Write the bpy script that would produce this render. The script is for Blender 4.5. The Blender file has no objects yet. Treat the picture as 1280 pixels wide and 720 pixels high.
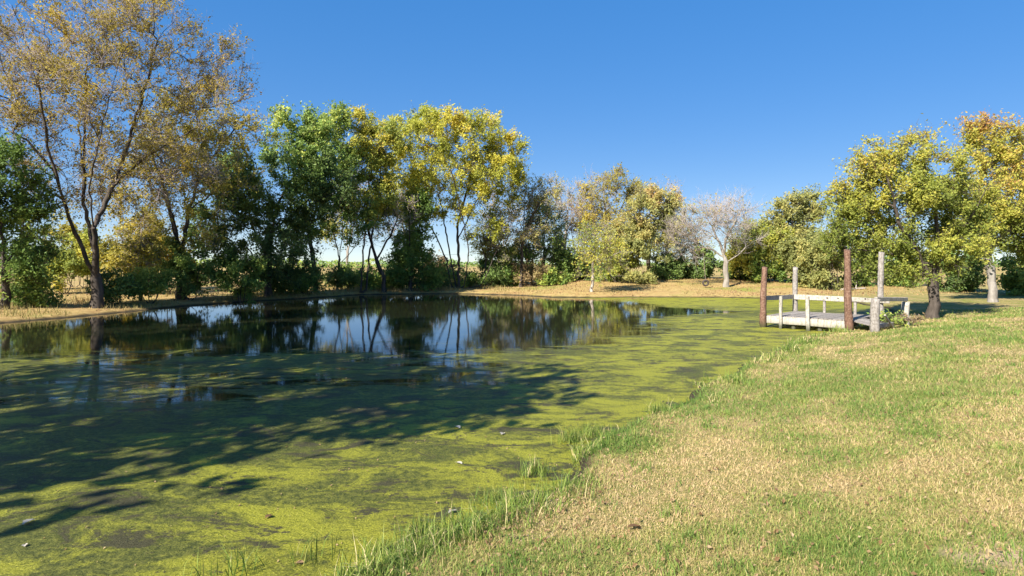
import bpy, bmesh, math, random
import numpy as np
from mathutils import Vector

# ------------------------------------------------------------------ camera, light, exposure
S = bpy.context.scene
COL = S.collection
F = 760.0 / 1280.0            # focal length as a share of the picture width
EYE = 2.25                    # eye above the water
HZ = 330.0                    # picture row of the horizon (of 720)

cam = bpy.data.cameras.new('camera')
cam.sensor_width = 36.0
cam.lens = 36.0 * F
cam.shift_y = -(360.0 - HZ) / 1280.0
cam.clip_start = 0.05
cam.clip_end = 9000.0
camo = bpy.data.objects.new('camera', cam)
camo.location = (0, 0, EYE)
camo.rotation_euler = (math.pi / 2, 0, 0)
COL.objects.link(camo)
S.camera = camo

SUN_EL = math.radians(37.0)
SUN_AZ = math.radians(-138.0)     # clockwise from +Y: the sun stands left, a little behind the camera
to_sun = Vector((math.cos(SUN_EL) * math.sin(SUN_AZ), math.cos(SUN_EL) * math.cos(SUN_AZ), math.sin(SUN_EL)))

W = bpy.data.worlds.new('World')
S.world = W
W.use_nodes = True
nt = W.node_tree
bg = nt.nodes['Background']
sky = nt.nodes.new('ShaderNodeTexSky')
sky.sky_type = 'NISHITA'
sky.sun_disc = False
sky.sun_elevation = SUN_EL
sky.sun_rotation = SUN_AZ
sky.altitude = 300.0
sky.air_density = 0.6
sky.dust_density = 0.0
sky.ozone_density = 1.5
def chain(kind, src, **inp):
    k = nt.nodes.new(kind)
    for i_, v_ in inp.items(): k.inputs[i_].default_value = v_
    nt.links.new(src, k.inputs['Color']); return k.outputs[0]
# a deep, even blue: the sky's range is compressed the way the photograph compresses it
c_ = chain('ShaderNodeGamma', sky.outputs[0], Gamma=0.31)
c_ = chain('ShaderNodeHueSaturation', c_, Saturation=1.70, Hue=0.507)
c_ = chain('ShaderNodeHueSaturation', c_, Saturation=1.70, Hue=0.507, Value=2.0)
nt.links.new(c_, bg.inputs[0])
bg.inputs[1].default_value = 0.11

sl = bpy.data.lights.new('sun', 'SUN')
sl.energy = 5.0
sl.angle = math.radians(0.5)
sl.color = (1.0, 0.94, 0.84)
so = bpy.data.objects.new('sun', sl)
so.rotation_euler = to_sun.to_track_quat('Z', 'Y').to_euler()
so.location = (-40, -10, 40)
COL.objects.link(so)

vs = S.view_settings
vs.view_transform = 'Standard'
vs.look = 'None'
vs.exposure = 1.24
vs.gamma = 1.0
vs.use_curve_mapping = False
S.cycles.max_bounces = 6
S.cycles.transparent_max_bounces = 6

# ------------------------------------------------------------------ helpers
def tag(o, label=None, cat=None, group=None, kind=None):
    if label: o['label'] = label
    if cat: o['category'] = cat
    if group: o['group'] = group
    if kind: o['kind'] = kind
    return o

def empty(name, loc):
    o = bpy.data.objects.new(name, None)
    o.empty_display_size = 0.3
    o.location = loc
    COL.objects.link(o)
    return o

def link(name, me, mats, parent=None, loc=None):
    if not isinstance(mats, (list, tuple)): mats = [mats]
    if len(me.materials) == 0:
        for m in mats: me.materials.append(m)
    o = bpy.data.objects.new(name, me)
    if parent: o.parent = parent
    if loc is not None: o.location = loc
    COL.objects.link(o)
    return o

def np_mesh(name, V, faces_list, attr=None, mat_idx=None, smooth=None):
    """V (n,3); faces_list: list of int arrays (m,k). attr: {name: float per vertex}; mat_idx / smooth: one per array."""
    me = bpy.data.meshes.new(name)
    V = np.ascontiguousarray(V, dtype=np.float32)
    fl = [(f, i) for i, f in enumerate(faces_list) if len(f)]
    loops = np.concatenate([f.reshape(-1) for f, _ in fl]).astype(np.int32)
    tot = np.concatenate([np.full(len(f), f.shape[1]) for f, _ in fl]).astype(np.int32)
    start = np.concatenate([[0], np.cumsum(tot)[:-1]]).astype(np.int32)
    me.vertices.add(len(V)); me.vertices.foreach_set('co', V.reshape(-1))
    me.loops.add(len(loops)); me.loops.foreach_set('vertex_index', loops)
    me.polygons.add(len(tot)); me.polygons.foreach_set('loop_start', start); me.polygons.foreach_set('loop_total', tot)
    if mat_idx is not None:
        me.polygons.foreach_set('material_index', np.concatenate([np.full(len(f), mat_idx[i]) for f, i in fl]).astype(np.int32))
    if smooth is not None:
        me.polygons.foreach_set('use_smooth', np.concatenate([np.full(len(f), smooth[i]) for f, i in fl]).astype(bool))
    me.update(calc_edges=True)
    if attr:
        for k, a in attr.items():
            at = me.attributes.new(k, 'FLOAT', 'POINT')
            at.data.foreach_set('value', np.ascontiguousarray(a, dtype=np.float32))
    return me

def unit(v):
    return v / np.maximum(np.linalg.norm(v, axis=-1, keepdims=True), 1e-9)

_h = np.random.default_rng(77).random((256, 256))
def vnoise(x, y, s=1.0, o=0):
    """smooth value noise 0..1"""
    x = np.asarray(x, float) / s + 13.7 * (o + 1); y = np.asarray(y, float) / s + 7.31 * (o + 1)
    xi = np.floor(x).astype(int); yi = np.floor(y).astype(int)
    fx = x - xi; fy = y - yi
    fx = fx * fx * (3 - 2 * fx); fy = fy * fy * (3 - 2 * fy)
    g = lambda a, b: _h[a % 256, b % 256]
    return (g(xi, yi) * (1 - fx) + g(xi + 1, yi) * fx) * (1 - fy) + (g(xi, yi + 1) * (1 - fx) + g(xi + 1, yi + 1) * fx) * fy
def fbm(x, y, s, o=0, n=3):
    t = 0; a = 1; w = 0
    for k in range(n):
        t = t + a * vnoise(x, y, s / 2 ** k, o + 5 * k); w += a; a *= .5
    return t / w
def sstep(a, b, x):
    t = np.clip((x - a) / (b - a), 0, 1)
    return t * t * (3 - 2 * t)

# ------------------------------------------------------------------ materials
def new_mat(name):
    m = bpy.data.materials.new(name); m.use_nodes = True
    n = m.node_tree.nodes
    for k in list(n):
        if k.type != 'OUTPUT_MATERIAL': n.remove(k)
    return m, m.node_tree, n, m.node_tree.links, n['Material Output'] if 'Material Output' in n else [k for k in n if k.type == 'OUTPUT_MATERIAL'][0]

def ramp(n, stops, interp='LINEAR'):
    r = n.new('ShaderNodeValToRGB'); r.color_ramp.interpolation = interp
    e = r.color_ramp.elements
    while len(e) < len(stops): e.new(0.5)
    for el, (p, c) in zip(e, stops):
        el.position = p; el.color = (*c, 1) if len(c) == 3 else c
    return r

def leaf_mat(name, stops, transl=0.35, rough=0.55, gain=1.0, dull=0.07):
    m, t, n, l, out = new_mat(name)
    a = n.new('ShaderNodeAttribute'); a.attribute_name = 'tint'
    grey = lambda c_: .3 * c_[0] + .6 * c_[1] + .1 * c_[2]
    r = ramp(n, [(p_, tuple(min(.72, (v_ * (1 - dull) + grey(c_) * dull) * gain) for v_ in c_)) for p_, c_ in stops])
    l.new(a.outputs['Fac'], r.inputs[0])
    p = n.new('ShaderNodeBsdfPrincipled'); p.inputs['Roughness'].default_value = rough
    p.inputs['Specular IOR Level'].default_value = 0.25
    l.new(r.outputs[0], p.inputs['Base Color'])
    tr = n.new('ShaderNodeBsdfTranslucent')
    l.new(r.outputs[0], tr.inputs[0])
    mx = n.new('ShaderNodeMixShader'); mx.inputs[0].default_value = min(.5, transl * 1.2)
    l.new(p.outputs[0], mx.inputs[1]); l.new(tr.outputs[0], mx.inputs[2])
    l.new(mx.outputs[0], out.inputs[0])
    return m

def bark_mat(name, c1, c2, scale=6.0, stretch=0.25, bump=0.6, rough=0.9, island=0.0):
    m, t, n, l, out = new_mat(name)
    tc = n.new('ShaderNodeNewGeometry')
    mp = n.new('ShaderNodeMapping'); mp.inputs['Scale'].default_value = (1, 1, stretch)
    l.new(tc.outputs['Position'], mp.inputs[0])
    nz = n.new('ShaderNodeTexNoise'); nz.inputs['Scale'].default_value = scale; nz.inputs['Detail'].default_value = 6
    nz.inputs['Roughness'].default_value = 0.65
    l.new(mp.outputs[0], nz.inputs['Vector'])
    r = ramp(n, [(0.32, c1), (0.68, c2)])
    l.new(nz.outputs[0], r.inputs[0])
    p = n.new('ShaderNodeBsdfPrincipled'); p.inputs['Roughness'].default_value = rough
    p.inputs['Specular IOR Level'].default_value = 0.2
    b = n.new('ShaderNodeBump'); b.inputs['Strength'].default_value = bump; b.inputs['Distance'].default_value = 0.03
    l.new(nz.outputs[0], b.inputs['Height'])
    l.new(r.outputs[0], p.inputs['Base Color']); l.new(b.outputs[0], p.inputs['Normal'])
    l.new(p.outputs[0], out.inputs[0])
    return m

M = {}
M['bark_dark'] = bark_mat('bark_dark', (0.035, 0.028, 0.022), (0.11, 0.09, 0.075))
M['bark_grey'] = bark_mat('bark_grey', (0.14, 0.12, 0.10), (0.34, 0.31, 0.27))
M['bark_ash'] = bark_mat('bark_ash', (0.17, 0.145, 0.12), (0.36, 0.325, 0.28))
M['bark_pale'] = bark_mat('bark_pale', (0.24, 0.20, 0.16), (0.48, 0.43, 0.37))
M['twig_mauve'] = bark_mat('twig_mauve', (0.25, 0.20, 0.195), (0.44, 0.37, 0.36), bump=0)
M['twig_tan'] = bark_mat('twig_tan', (0.20, 0.155, 0.115), (0.36, 0.295, 0.235), bump=0)
M['twig_ash'] = bark_mat('twig_ash', (0.26, 0.22, 0.19), (0.46, 0.40, 0.36), bump=0)
M['twig_dark'] = bark_mat('twig_dark', (0.05, 0.04, 0.03), (0.12, 0.095, 0.075), bump=0)
G_ = (0.035, 0.07, 0.018)
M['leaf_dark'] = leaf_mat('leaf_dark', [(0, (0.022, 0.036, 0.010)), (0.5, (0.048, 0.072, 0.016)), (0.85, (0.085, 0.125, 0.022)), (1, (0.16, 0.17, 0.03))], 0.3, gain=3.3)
M['leaf_green'] = leaf_mat('leaf_green', [(0, (0.035, 0.065, 0.016)), (0.5, (0.085, 0.13, 0.022)), (0.85, (0.19, 0.20, 0.03)), (1, (0.30, 0.25, 0.035))], 0.35, gain=2.6)
M['leaf_yellowgreen'] = leaf_mat('leaf_yellowgreen', [(0, (0.08, 0.11, 0.02)), (0.45, (0.19, 0.21, 0.03)), (0.8, (0.33, 0.29, 0.03)), (1, (0.40, 0.26, 0.04))], 0.38, gain=2.0)
M['leaf_yellow'] = leaf_mat('leaf_yellow', [(0, (0.12, 0.15, 0.02)), (0.4, (0.27, 0.28, 0.028)), (0.75, (0.42, 0.36, 0.03)), (1, (0.44, 0.27, 0.04))], 0.4, gain=1.75)
M['leaf_gold'] = leaf_mat('leaf_gold', [(0, (0.09, 0.095, 0.02)), (0.45, (0.24, 0.21, 0.026)), (0.8, (0.39, 0.31, 0.03)), (1, (0.38, 0.23, 0.036))], 0.38, gain=1.6, dull=0.06)
M['leaf_orange'] = leaf_mat('leaf_orange', [(0, (0.075, 0.095, 0.018)), (0.42, (0.16, 0.175, 0.025)), (0.70, (0.31, 0.26, 0.03)), (0.86, (0.30, 0.19, 0.04)), (1, (0.24, 0.11, 0.04))], 0.36, gain=1.95)
M['leaf_rust'] = leaf_mat('leaf_rust', [(0, (0.06, 0.085, 0.015)), (0.35, (0.145, 0.165, 0.022)), (0.64, (0.26, 0.245, 0.03)), (0.86, (0.29, 0.215, 0.036)), (1, (0.25, 0.135, 0.042))], 0.42, gain=2.1)
M['leaf_soft'] = leaf_mat('leaf_soft', [(0, (0.09, 0.11, 0.03)), (0.42, (0.19, 0.20, 0.045)), (0.75, (0.33, 0.28, 0.06)), (1, (0.34, 0.21, 0.08))], 0.38, gain=1.75, dull=.14)
M['leaf_amber'] = leaf_mat('leaf_amber', [(0, (0.10, 0.085, 0.022)), (0.45, (0.24, 0.19, 0.03)), (0.8, (0.36, 0.27, 0.036)), (1, (0.36, 0.19, 0.042))], 0.36, gain=1.6, dull=.02)
M['leaf_brown'] = leaf_mat('leaf_brown', [(0, (0.09, 0.06, 0.035)), (0.5, (0.19, 0.13, 0.06)), (1, (0.26, 0.22, 0.07))], 0.3, gain=1.6)
M['grass'] = leaf_mat('grass_blades', [(0, (0.085, 0.15, 0.022)), (0.3, (0.16, 0.215, 0.035)), (0.5, (0.27, 0.26, 0.065)), (0.72, (0.40, 0.295, 0.125)), (1, (0.45, 0.325, 0.165))], 0.3, 0.6, gain=1.42)
M['tuft'] = leaf_mat('bank_blades', [(0, (0.05, 0.095, 0.012)), (0.5, (0.165, 0.225, 0.03)), (0.8, (0.23, 0.24, 0.05)), (1, (0.45, 0.36, 0.17))], 0.22, 0.5, gain=1.4)
M['weed'] = leaf_mat('weed_blades', [(0, (0.09, 0.13, 0.025)), (0.4, (0.22, 0.20, 0.05)), (0.75, (0.40, 0.30, 0.12)), (1, (0.36, 0.20, 0.09))], 0.3, 0.7, gain=1.2)

# ------------------------------------------------------------------ terrain
POND = np.array([(-10.0, 7.0), (-8.6, 3.2), (-6, 1.6), (-2.9, 2.9), (-1.45, 4.0), (-0.6, 4.75), (-0.05, 5.6), (0.45, 6.45), (1.15, 7.8), (1.85, 8.8),
                 (2.7, 9.9), (3.7, 11.4), (4.9, 13), (6.1, 14.4), (7.2, 16.2), (8.9, 18.5), (10.3, 19.6), (11.6, 20.5), (13.6, 22.5), (16.5, 26), (19, 31),
                 (20, 36), (18, 39.5), (14, 40.7), (9, 41.0), (5.5, 40.6), (2.7, 41.2), (0, 44), (-3, 45.6), (-6, 46), (-11, 44.6),
                 (-14, 39), (-16, 36), (-17.6, 32.6), (-18.1, 27.8), (-19.4, 23.2), (-17.4, 18), (-13.4, 12.5)], float)

def sdf(x, y):
    """signed distance to the pond's edge, positive on land"""
    x = np.asarray(x, float); y = np.asarray(y, float)
    d2 = np.full(x.shape, 1e18); ins = np.zeros(x.shape, bool)
    n = len(POND)
    for i in range(n):
        ax, ay = POND[i]; bx, by = POND[(i + 1) % n]
        ex, ey = bx - ax, by - ay
        t = np.clip(((x - ax) * ex + (y - ay) * ey) / (ex * ex + ey * ey), 0, 1)
        d2 = np.minimum(d2, (x - ax - t * ex) ** 2 + (y - ay - t * ey) ** 2)
        c = ((ay > y) != (by > y)) & (x < (bx - ax) * (y - ay) / (by - ay + 1e-12) + ax)
        ins ^= c
    d = np.sqrt(d2)
    return np.where(ins, -d, d)

def shore(x, y):
    d = sdf(x, y)
    near = np.clip(1.2 - np.asarray(y) / 40, 0.25, 1)
    return d + (fbm(x, y, 1.3, 3) - 0.5) * 0.55 + (vnoise(x, y, 0.35, 9) - .5) * 0.14 * near

def height(x, y, d=None):
    x = np.asarray(x, float); y = np.asarray(y, float)
    if d is None: d = shore(x, y)
    # land: a low lip, then a gentle rise
    lawn = sstep(-4, 2, x) * (1 - sstep(24, 30, y))                    # the mown bank on the camera's side
    rise_far = sstep(41, 56, y) * sstep(0, 9, x) * 0.44
    slope = np.where(d > 0, 0.10 * sstep(0, 0.25, d) + 0.14 * sstep(0, 2.5, d) + lawn * 0.38 * sstep(0.6, 5.0, d)
                     + rise_far + 0.25 * sstep(2, 14, d) * (1 - lawn), 0)
    dip = lawn * (-0.30) * sstep(19, 25, y + 0.25 * (18 - x)) * sstep(11, 16, x)
    bed = -0.55 * sstep(0, 1.6, -d)
    z = np.where(d > 0, slope + dip * sstep(0, 3, d), bed)
    z = z + np.where(d > 0.1, (fbm(x, y, 2.2, 21) - .5) * 0.10 * sstep(0, 1.5, d), 0)
    return z

def grid_axis(lo, hi, step, far_lo, far_hi, growth=1.22):
    mid = list(np.arange(lo, hi + 1e-6, step))
    s, p, left = step, lo, []
    while p > far_lo:
        s *= growth; p -= s; left.append(p)
    s, p, right = step, hi, []
    while p < far_hi:
        s *= growth; p += s; right.append(p)
    return np.array(left[::-1] + mid + right)

def sheet(name, gx, gy, zf, mask=None):
    X, Y = np.meshgrid(gx, gy)
    Z = zf(X, Y)
    V = np.stack([X, Y, Z], -1).reshape(-1, 3)
    nx, ny = len(gx), len(gy)
    i = np.arange(nx * ny).reshape(ny, nx)
    Q = np.stack([i[:-1, :-1], i[:-1, 1:], i[1:, 1:], i[1:, :-1]], -1).reshape(-1, 4)
    if mask is not None:
        keep = mask(X, Y).reshape(-1)[Q].any(1)
        Q = Q[keep]
        used = np.unique(Q); re = np.full(len(V), -1); re[used] = np.arange(len(used))
        V = V[used]; Q = re[Q]
    return V, Q

gx = grid_axis(-23, 23, 0.24, -3500, 3500)
gy = grid_axis(-2, 46, 0.24, -600, 4000)
V, Q = sheet('ground', gx, gy, height)
d_ = shore(V[:, 0], V[:, 1])
lawn_ = sstep(-3, 1, V[:, 0]) * (1 - sstep(26, 34, V[:, 1] - 0.2 * V[:, 0] - 0.6 * np.clip(V[:, 0] - 12, 0, 14)))
ground_me = np_mesh('ground', V, [Q], {'shore': d_, 'lawn': lawn_}, smooth=[True])

def ground_material():
    m, t, n, l, out = new_mat('ground_soil_and_grass')
    geo = n.new('ShaderNodeNewGeometry')
    def noise(scale, detail=4, rough=0.6, vec=None, dist=0.0):
        k = n.new('ShaderNodeTexNoise'); k.inputs['Scale'].default_value = scale; k.inputs['Detail'].default_value = detail
        k.inputs['Roughness'].default_value = rough; k.inputs['Distortion'].default_value = dist
        l.new(vec or geo.outputs['Position'], k.inputs['Vector']); return k
    def mix(a, b, f):
        k = n.new('ShaderNodeMix'); k.data_type = 'RGBA'
        l.new(f, k.inputs[0])
        for s, v in ((6, a), (7, b)):
            if isinstance(v, tuple): k.inputs[s].default_value = (*v, 1)
            else: l.new(v, k.inputs[s])
        return k.outputs[2]
    fine = noise(38, 6, 0.75)
    mid = noise(2.3, 6, 0.7)
    big = noise(0.42, 5, 0.62, dist=0.4)
    straw = ramp(n, [(0.34, (0.13, 0.095, 0.04)), (0.5, (0.36, 0.27, 0.115)), (0.66, (0.54, 0.40, 0.20))]); l.new(fine.outputs[0], straw.inputs[0])
    green = ramp(n, [(0.34, (0.06, 0.075, 0.018)), (0.5, (0.18, 0.20, 0.04)), (0.66, (0.34, 0.31, 0.08))]); l.new(fine.outputs[0], green.inputs[0])
    madd = n.new('ShaderNodeMath'); madd.operation = 'MULTIPLY_ADD'; madd.inputs[1].default_value = 0.65
    l.new(mid.outputs[0], madd.inputs[0]); 
    mb = n.new('ShaderNodeMath'); mb.operation = 'MULTIPLY'; mb.inputs[1].default_value = 0.75; l.new(big.outputs[0], mb.inputs[0]); l.new(mb.outputs[0], madd.inputs[2])
    rg = ramp(n, [(0.56, (0, 0, 0)), (0.80, (1, 1, 1))]); l.new(madd.outputs[0], rg.inputs[0])
    lawn = mix(green.outputs[0], straw.outputs[0], rg.outputs[0])
    # the far bank and fields: dry tan grass with rusty leaf litter
    tan = ramp(n, [(0.25, (0.25, 0.17, 0.06)), (0.5, (0.40, 0.28, 0.11)), (0.8, (0.50, 0.38, 0.17))]); l.new(mid.outputs[0], tan.inputs[0])
    rust = ramp(n, [(0.5, (0, 0, 0)), (0.72, (1, 1, 1))]); 
    b2 = noise(0.55, 6, 0.7); l.new(b2.outputs[0], rust.inputs[0])
    far = mix(tan.outputs[0], (0.30, 0.165, 0.075), rust.outputs[0])
    g2 = ramp(n, [(0.52, (0, 0, 0)), (0.66, (1, 1, 1))]); b3 = noise(0.16, 5, 0.6); l.new(b3.outputs[0], g2.inputs[0])
    far = mix(far, (0.24, 0.25, 0.055), g2.outputs[0])
    al = n.new('ShaderNodeAttribute'); al.attribute_name = 'lawn'
    col = mix(far, lawn, al.outputs['Fac'])
    # mud at the water line and on the bed
    ash = n.new('ShaderNodeAttribute'); ash.attribute_name = 'shore'
    wet = n.new('ShaderNodeMapRange'); wet.inputs['From Min'].default_value = 0.03; wet.inputs['From Max'].default_value = 0.26
    l.new(ash.outputs['Fac'], wet.inputs[0])
    mud = ramp(n, [(0.3, (0.028, 0.022, 0.014)), (0.7, (0.085, 0.065, 0.04))]); l.new(mid.outputs[0], mud.inputs[0])
    col = mix(mud.outputs[0], col, wet.outputs[0])
    # the worn patch of bare dry soil
    sx = n.new('ShaderNodeVectorMath'); sx.operation = 'DISTANCE'; sx.inputs[1].default_value = (2.95, 3.55, 0.65)
    l.new(geo.outputs['Position'], sx.inputs[0])
    sd = n.new('ShaderNodeMath'); sd.operation = 'MULTIPLY_ADD'; sd.inputs[1].default_value = 0.8; l.new(mid.outputs[0], sd.inputs[0]); l.new(sx.outputs['Value'], sd.inputs[2])
    sr = ramp(n, [(0.55, (1, 1, 1)), (0.80, (0, 0, 0))]); l.new(sd.outputs[0], sr.inputs[0])
    col = mix(col, (0.50, 0.37, 0.235), sr.outputs[0])
    for hx, hy, hr in ((-.33, 3.78, .20), (-.12, 4.0, .13), (0.05, 4.75, .16), (.35, 5.5, .12)):
        hv = n.new('ShaderNodeVectorMath'); hv.operation = 'DISTANCE'; hv.inputs[1].default_value = (hx, hy, .35)
        l.new(geo.outputs['Position'], hv.inputs[0])
        hm2 = n.new('ShaderNodeMath'); hm2.operation = 'MULTIPLY_ADD'; hm2.inputs[1].default_value = .3; l.new(fine.outputs[0], hm2.inputs[0]); l.new(hv.outputs['Value'], hm2.inputs[2])
        hr2 = n.new('ShaderNodeMapRange'); hr2.inputs['From Min'].default_value = hr + .12; hr2.inputs['From Max'].default_value = hr + .22; hr2.inputs['To Min'].default_value = 1; hr2.inputs['To Max'].default_value = 0
        l.new(hm2.outputs[0], hr2.inputs[0])
        col = mix(col, (0.11, 0.072, 0.042), hr2.outputs[0])
    p = n.new('ShaderNodeBsdfPrincipled'); p.inputs['Roughness'].default_value = 0.95; p.inputs['Specular IOR Level'].default_value = 0.15
    l.new(col, p.inputs['Base Color'])
    b = n.new('ShaderNodeBump'); b.inputs['Strength'].default_value = 0.7; b.inputs['Distance'].default_value = 0.05
    hm = n.new('ShaderNodeMath'); hm.operation = 'ADD'; l.new(fine.outputs[0], hm.inputs[0]); l.new(mid.outputs[0], hm.inputs[1])
    l.new(hm.outputs[0], b.inputs['Height']); l.new(b.outputs[0], p.inputs['Normal'])
    l.new(p.outputs[0], out.inputs[0])
    return m
M['ground'] = ground_material()
tag(link('ground', ground_me, M['ground']), kind='structure')

# ------------------------------------------------------------------ water, with the film of algae
wx = np.arange(-24, 22.01, 0.3); wy = np.arange(-0.5, 48.01, 0.3)
V, Q = sheet('water', wx, wy, lambda X, Y: X * 0, lambda X, Y: sdf(X, Y) < 0.8)
def cover(x, y):
    wob = (fbm(x * .8, y * 1.25, 4.5, 31, 5) - .5) * 9.0
    # open water: the far left of the pond, cut off by two slanting edges
    s1 = ((y - 16.2) * 9.5 - (x + 0.0) * 9.5) / math.hypot(9.5, 9.5)
    s2 = -((x - 3.2) * 11.0 + (y - 40.4) * 7.5) / math.hypot(11, 7.5)
    s3 = y - 15.2 - 0.12 * np.minimum(0, x + 4)
    clear = sstep(-4.6, 5.2, np.minimum(np.minimum(s1, s3) + wob * .85, s2 * 1.8 + wob * 0.3))
    c = 0.93 - 0.30 * sstep(5.5, 11, y) * (1 - sstep(-1, 5, x - .3 * (y - 10))) - 0.05 * sstep(-2, -7, x)
    c = c * (1 - clear) + 0.27 * clear
    c = c + 0.40 * (fbm(x * .75, y * 1.3, 2.6, 44, 5) - .5)
    edge = sstep(1.6, 0.2, -sdf(x, y)) * sstep(-3, 0, x) * (1 - sstep(24, 30, y))
    return np.clip(c + 0.25 * edge, 0, 1)
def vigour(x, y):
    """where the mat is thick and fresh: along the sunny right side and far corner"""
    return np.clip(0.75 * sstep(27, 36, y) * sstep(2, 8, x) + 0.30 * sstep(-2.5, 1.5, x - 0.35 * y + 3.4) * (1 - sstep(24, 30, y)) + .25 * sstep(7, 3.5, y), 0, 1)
water_me = np_mesh('water', V, [Q], {'cover': cover(V[:, 0], V[:, 1]), 'vigour': vigour(V[:, 0], V[:, 1])}, smooth=[True])

def water_material():
    m, t, n, l, out = new_mat('pond_water_with_algae')
    geo = n.new('ShaderNodeNewGeometry')
    def noise(scale, detail=5, rough=0.62, sx=1.0, sy=1.0, dist=0.0, off=0.0):
        mp = n.new('ShaderNodeMapping'); mp.inputs['Scale'].default_value = (sx, sy, 1); mp.inputs['Location'].default_value = (off, off * .7, 0)
        l.new(geo.outputs['Position'], mp.inputs[0])
        k = n.new('ShaderNodeTexNoise'); k.inputs['Scale'].default_value = scale; k.inputs['Detail'].default_value = detail
        k.inputs['Roughness'].default_value = rough; k.inputs['Distortion'].default_value = dist
        l.new(mp.outputs[0], k.inputs['Vector']); return k.outputs[0]
    def math_(op, a, b=None, c=None):
        k = n.new('ShaderNodeMath'); k.operation = op
        for i, v in enumerate((a, b, c)):
            if v is None: continue
            if isinstance(v, (int, float)): k.inputs[i].default_value = v
            else: l.new(v, k.inputs[i])
        return k.outputs[0]
    def mix(a, b, f):
        k = n.new('ShaderNodeMix'); k.data_type = 'RGBA'; l.new(f, k.inputs[0])
        for s, v in ((6, a), (7, b)):
            if isinstance(v, tuple): k.inputs[s].default_value = (*v, 1)
            else: l.new(v, k.inputs[s])
        return k.outputs[2]
    def band(v, a, b):
        k = n.new('ShaderNodeMapRange'); k.interpolation_type = 'SMOOTHSTEP'
        k.inputs['From Min'].default_value = a; k.inputs['From Max'].default_value = b; l.new(v, k.inputs[0]); return k.outputs[0]
    cov = n.new('ShaderNodeAttribute'); cov.attribute_name = 'cover'
    shape = noise(0.95, 9, 0.72, 0.55, 1.5, 0.7)
    specks = noise(26, 4, 0.7)
    v = math_('MULTIPLY_ADD', specks, 0.22, math_('MULTIPLY_ADD', cov.outputs['Fac'], 1.05, shape))
    mask = band(v, 1.10, 1.165)
    thin = noise(2.4, 6, 0.68, 0.6, 1.5, 0.6, 3.7)
    film = band(math_('MULTIPLY_ADD', thin, 0.9, cov.outputs['Fac']), 0.58, 1.18)
    mask = math_('MULTIPLY', mask, math_('MULTIPLY_ADD', film, 0.55, 0.45))
    # algae: bright mats, and duller, thinner, half sunken ones
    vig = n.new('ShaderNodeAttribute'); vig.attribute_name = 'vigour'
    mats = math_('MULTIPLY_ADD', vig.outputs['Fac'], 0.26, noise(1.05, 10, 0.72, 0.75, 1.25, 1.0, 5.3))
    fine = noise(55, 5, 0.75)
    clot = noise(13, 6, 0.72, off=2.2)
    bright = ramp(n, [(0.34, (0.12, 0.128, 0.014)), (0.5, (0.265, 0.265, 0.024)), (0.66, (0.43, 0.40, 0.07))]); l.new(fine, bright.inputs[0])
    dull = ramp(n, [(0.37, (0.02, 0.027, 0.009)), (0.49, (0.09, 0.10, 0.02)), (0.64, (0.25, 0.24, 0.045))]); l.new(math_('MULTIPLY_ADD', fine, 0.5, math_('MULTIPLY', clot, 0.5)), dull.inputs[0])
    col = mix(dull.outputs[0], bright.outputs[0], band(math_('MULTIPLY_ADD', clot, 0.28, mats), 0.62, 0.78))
    dark = band(math_('MULTIPLY_ADD', clot, 0.40, noise(1.5, 7, 0.72, 0.7, 1.3, 0.8, 9.1)), 0.73, 0.80)
    col = mix(col, (0.065, 0.06, 0.027), dark)
    alg = n.new('ShaderNodeBsdfPrincipled'); alg.inputs['Roughness'].default_value = 0.5; alg.inputs['Specular IOR Level'].default_value = 0.16
    l.new(col, alg.inputs['Base Color'])
    bb = n.new('ShaderNodeBump'); bb.inputs['Strength'].default_value = 0.8; bb.inputs['Distance'].default_value = 0.045
    l.new(math_('ADD', math_('MULTIPLY', fine, 0.5), clot), bb.inputs['Height']); l.new(bb.outputs[0], alg.inputs['Normal'])
    wat = n.new('ShaderNodeBsdfPrincipled')
    wat.inputs['Base Color'].default_value = (0.016, 0.017, 0.009, 1); wat.inputs['Roughness'].default_value = 0.035
    wat.inputs['IOR'].default_value = 1.33
    wb = n.new('ShaderNodeBump'); wb.inputs['Strength'].default_value = 0.055; wb.inputs['Distance'].default_value = 0.02
    l.new(math_('ADD', noise(2.2, 3, 0.55, 0.6, 1.6), math_('MULTIPLY', noise(11, 3, 0.5, .7, 1.4), 0.25)), wb.inputs['Height']); l.new(wb.outputs[0], wat.inputs['Normal'])
    mx = n.new('ShaderNodeMixShader'); l.new(mask, mx.inputs[0]); l.new(wat.outputs[0], mx.inputs[1]); l.new(alg.outputs[0], mx.inputs[2])
    l.new(mx.outputs[0], out.inputs[0])
    return m
M['water'] = water_material()
tag(link('water', water_me, M['water']), kind='structure')

# ------------------------------------------------------------------ trees
def at(px, py, D):
    return np.array([(px - 640.0) / 760.0 * D, D, EYE - (py - HZ) / 760.0 * D])

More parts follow.
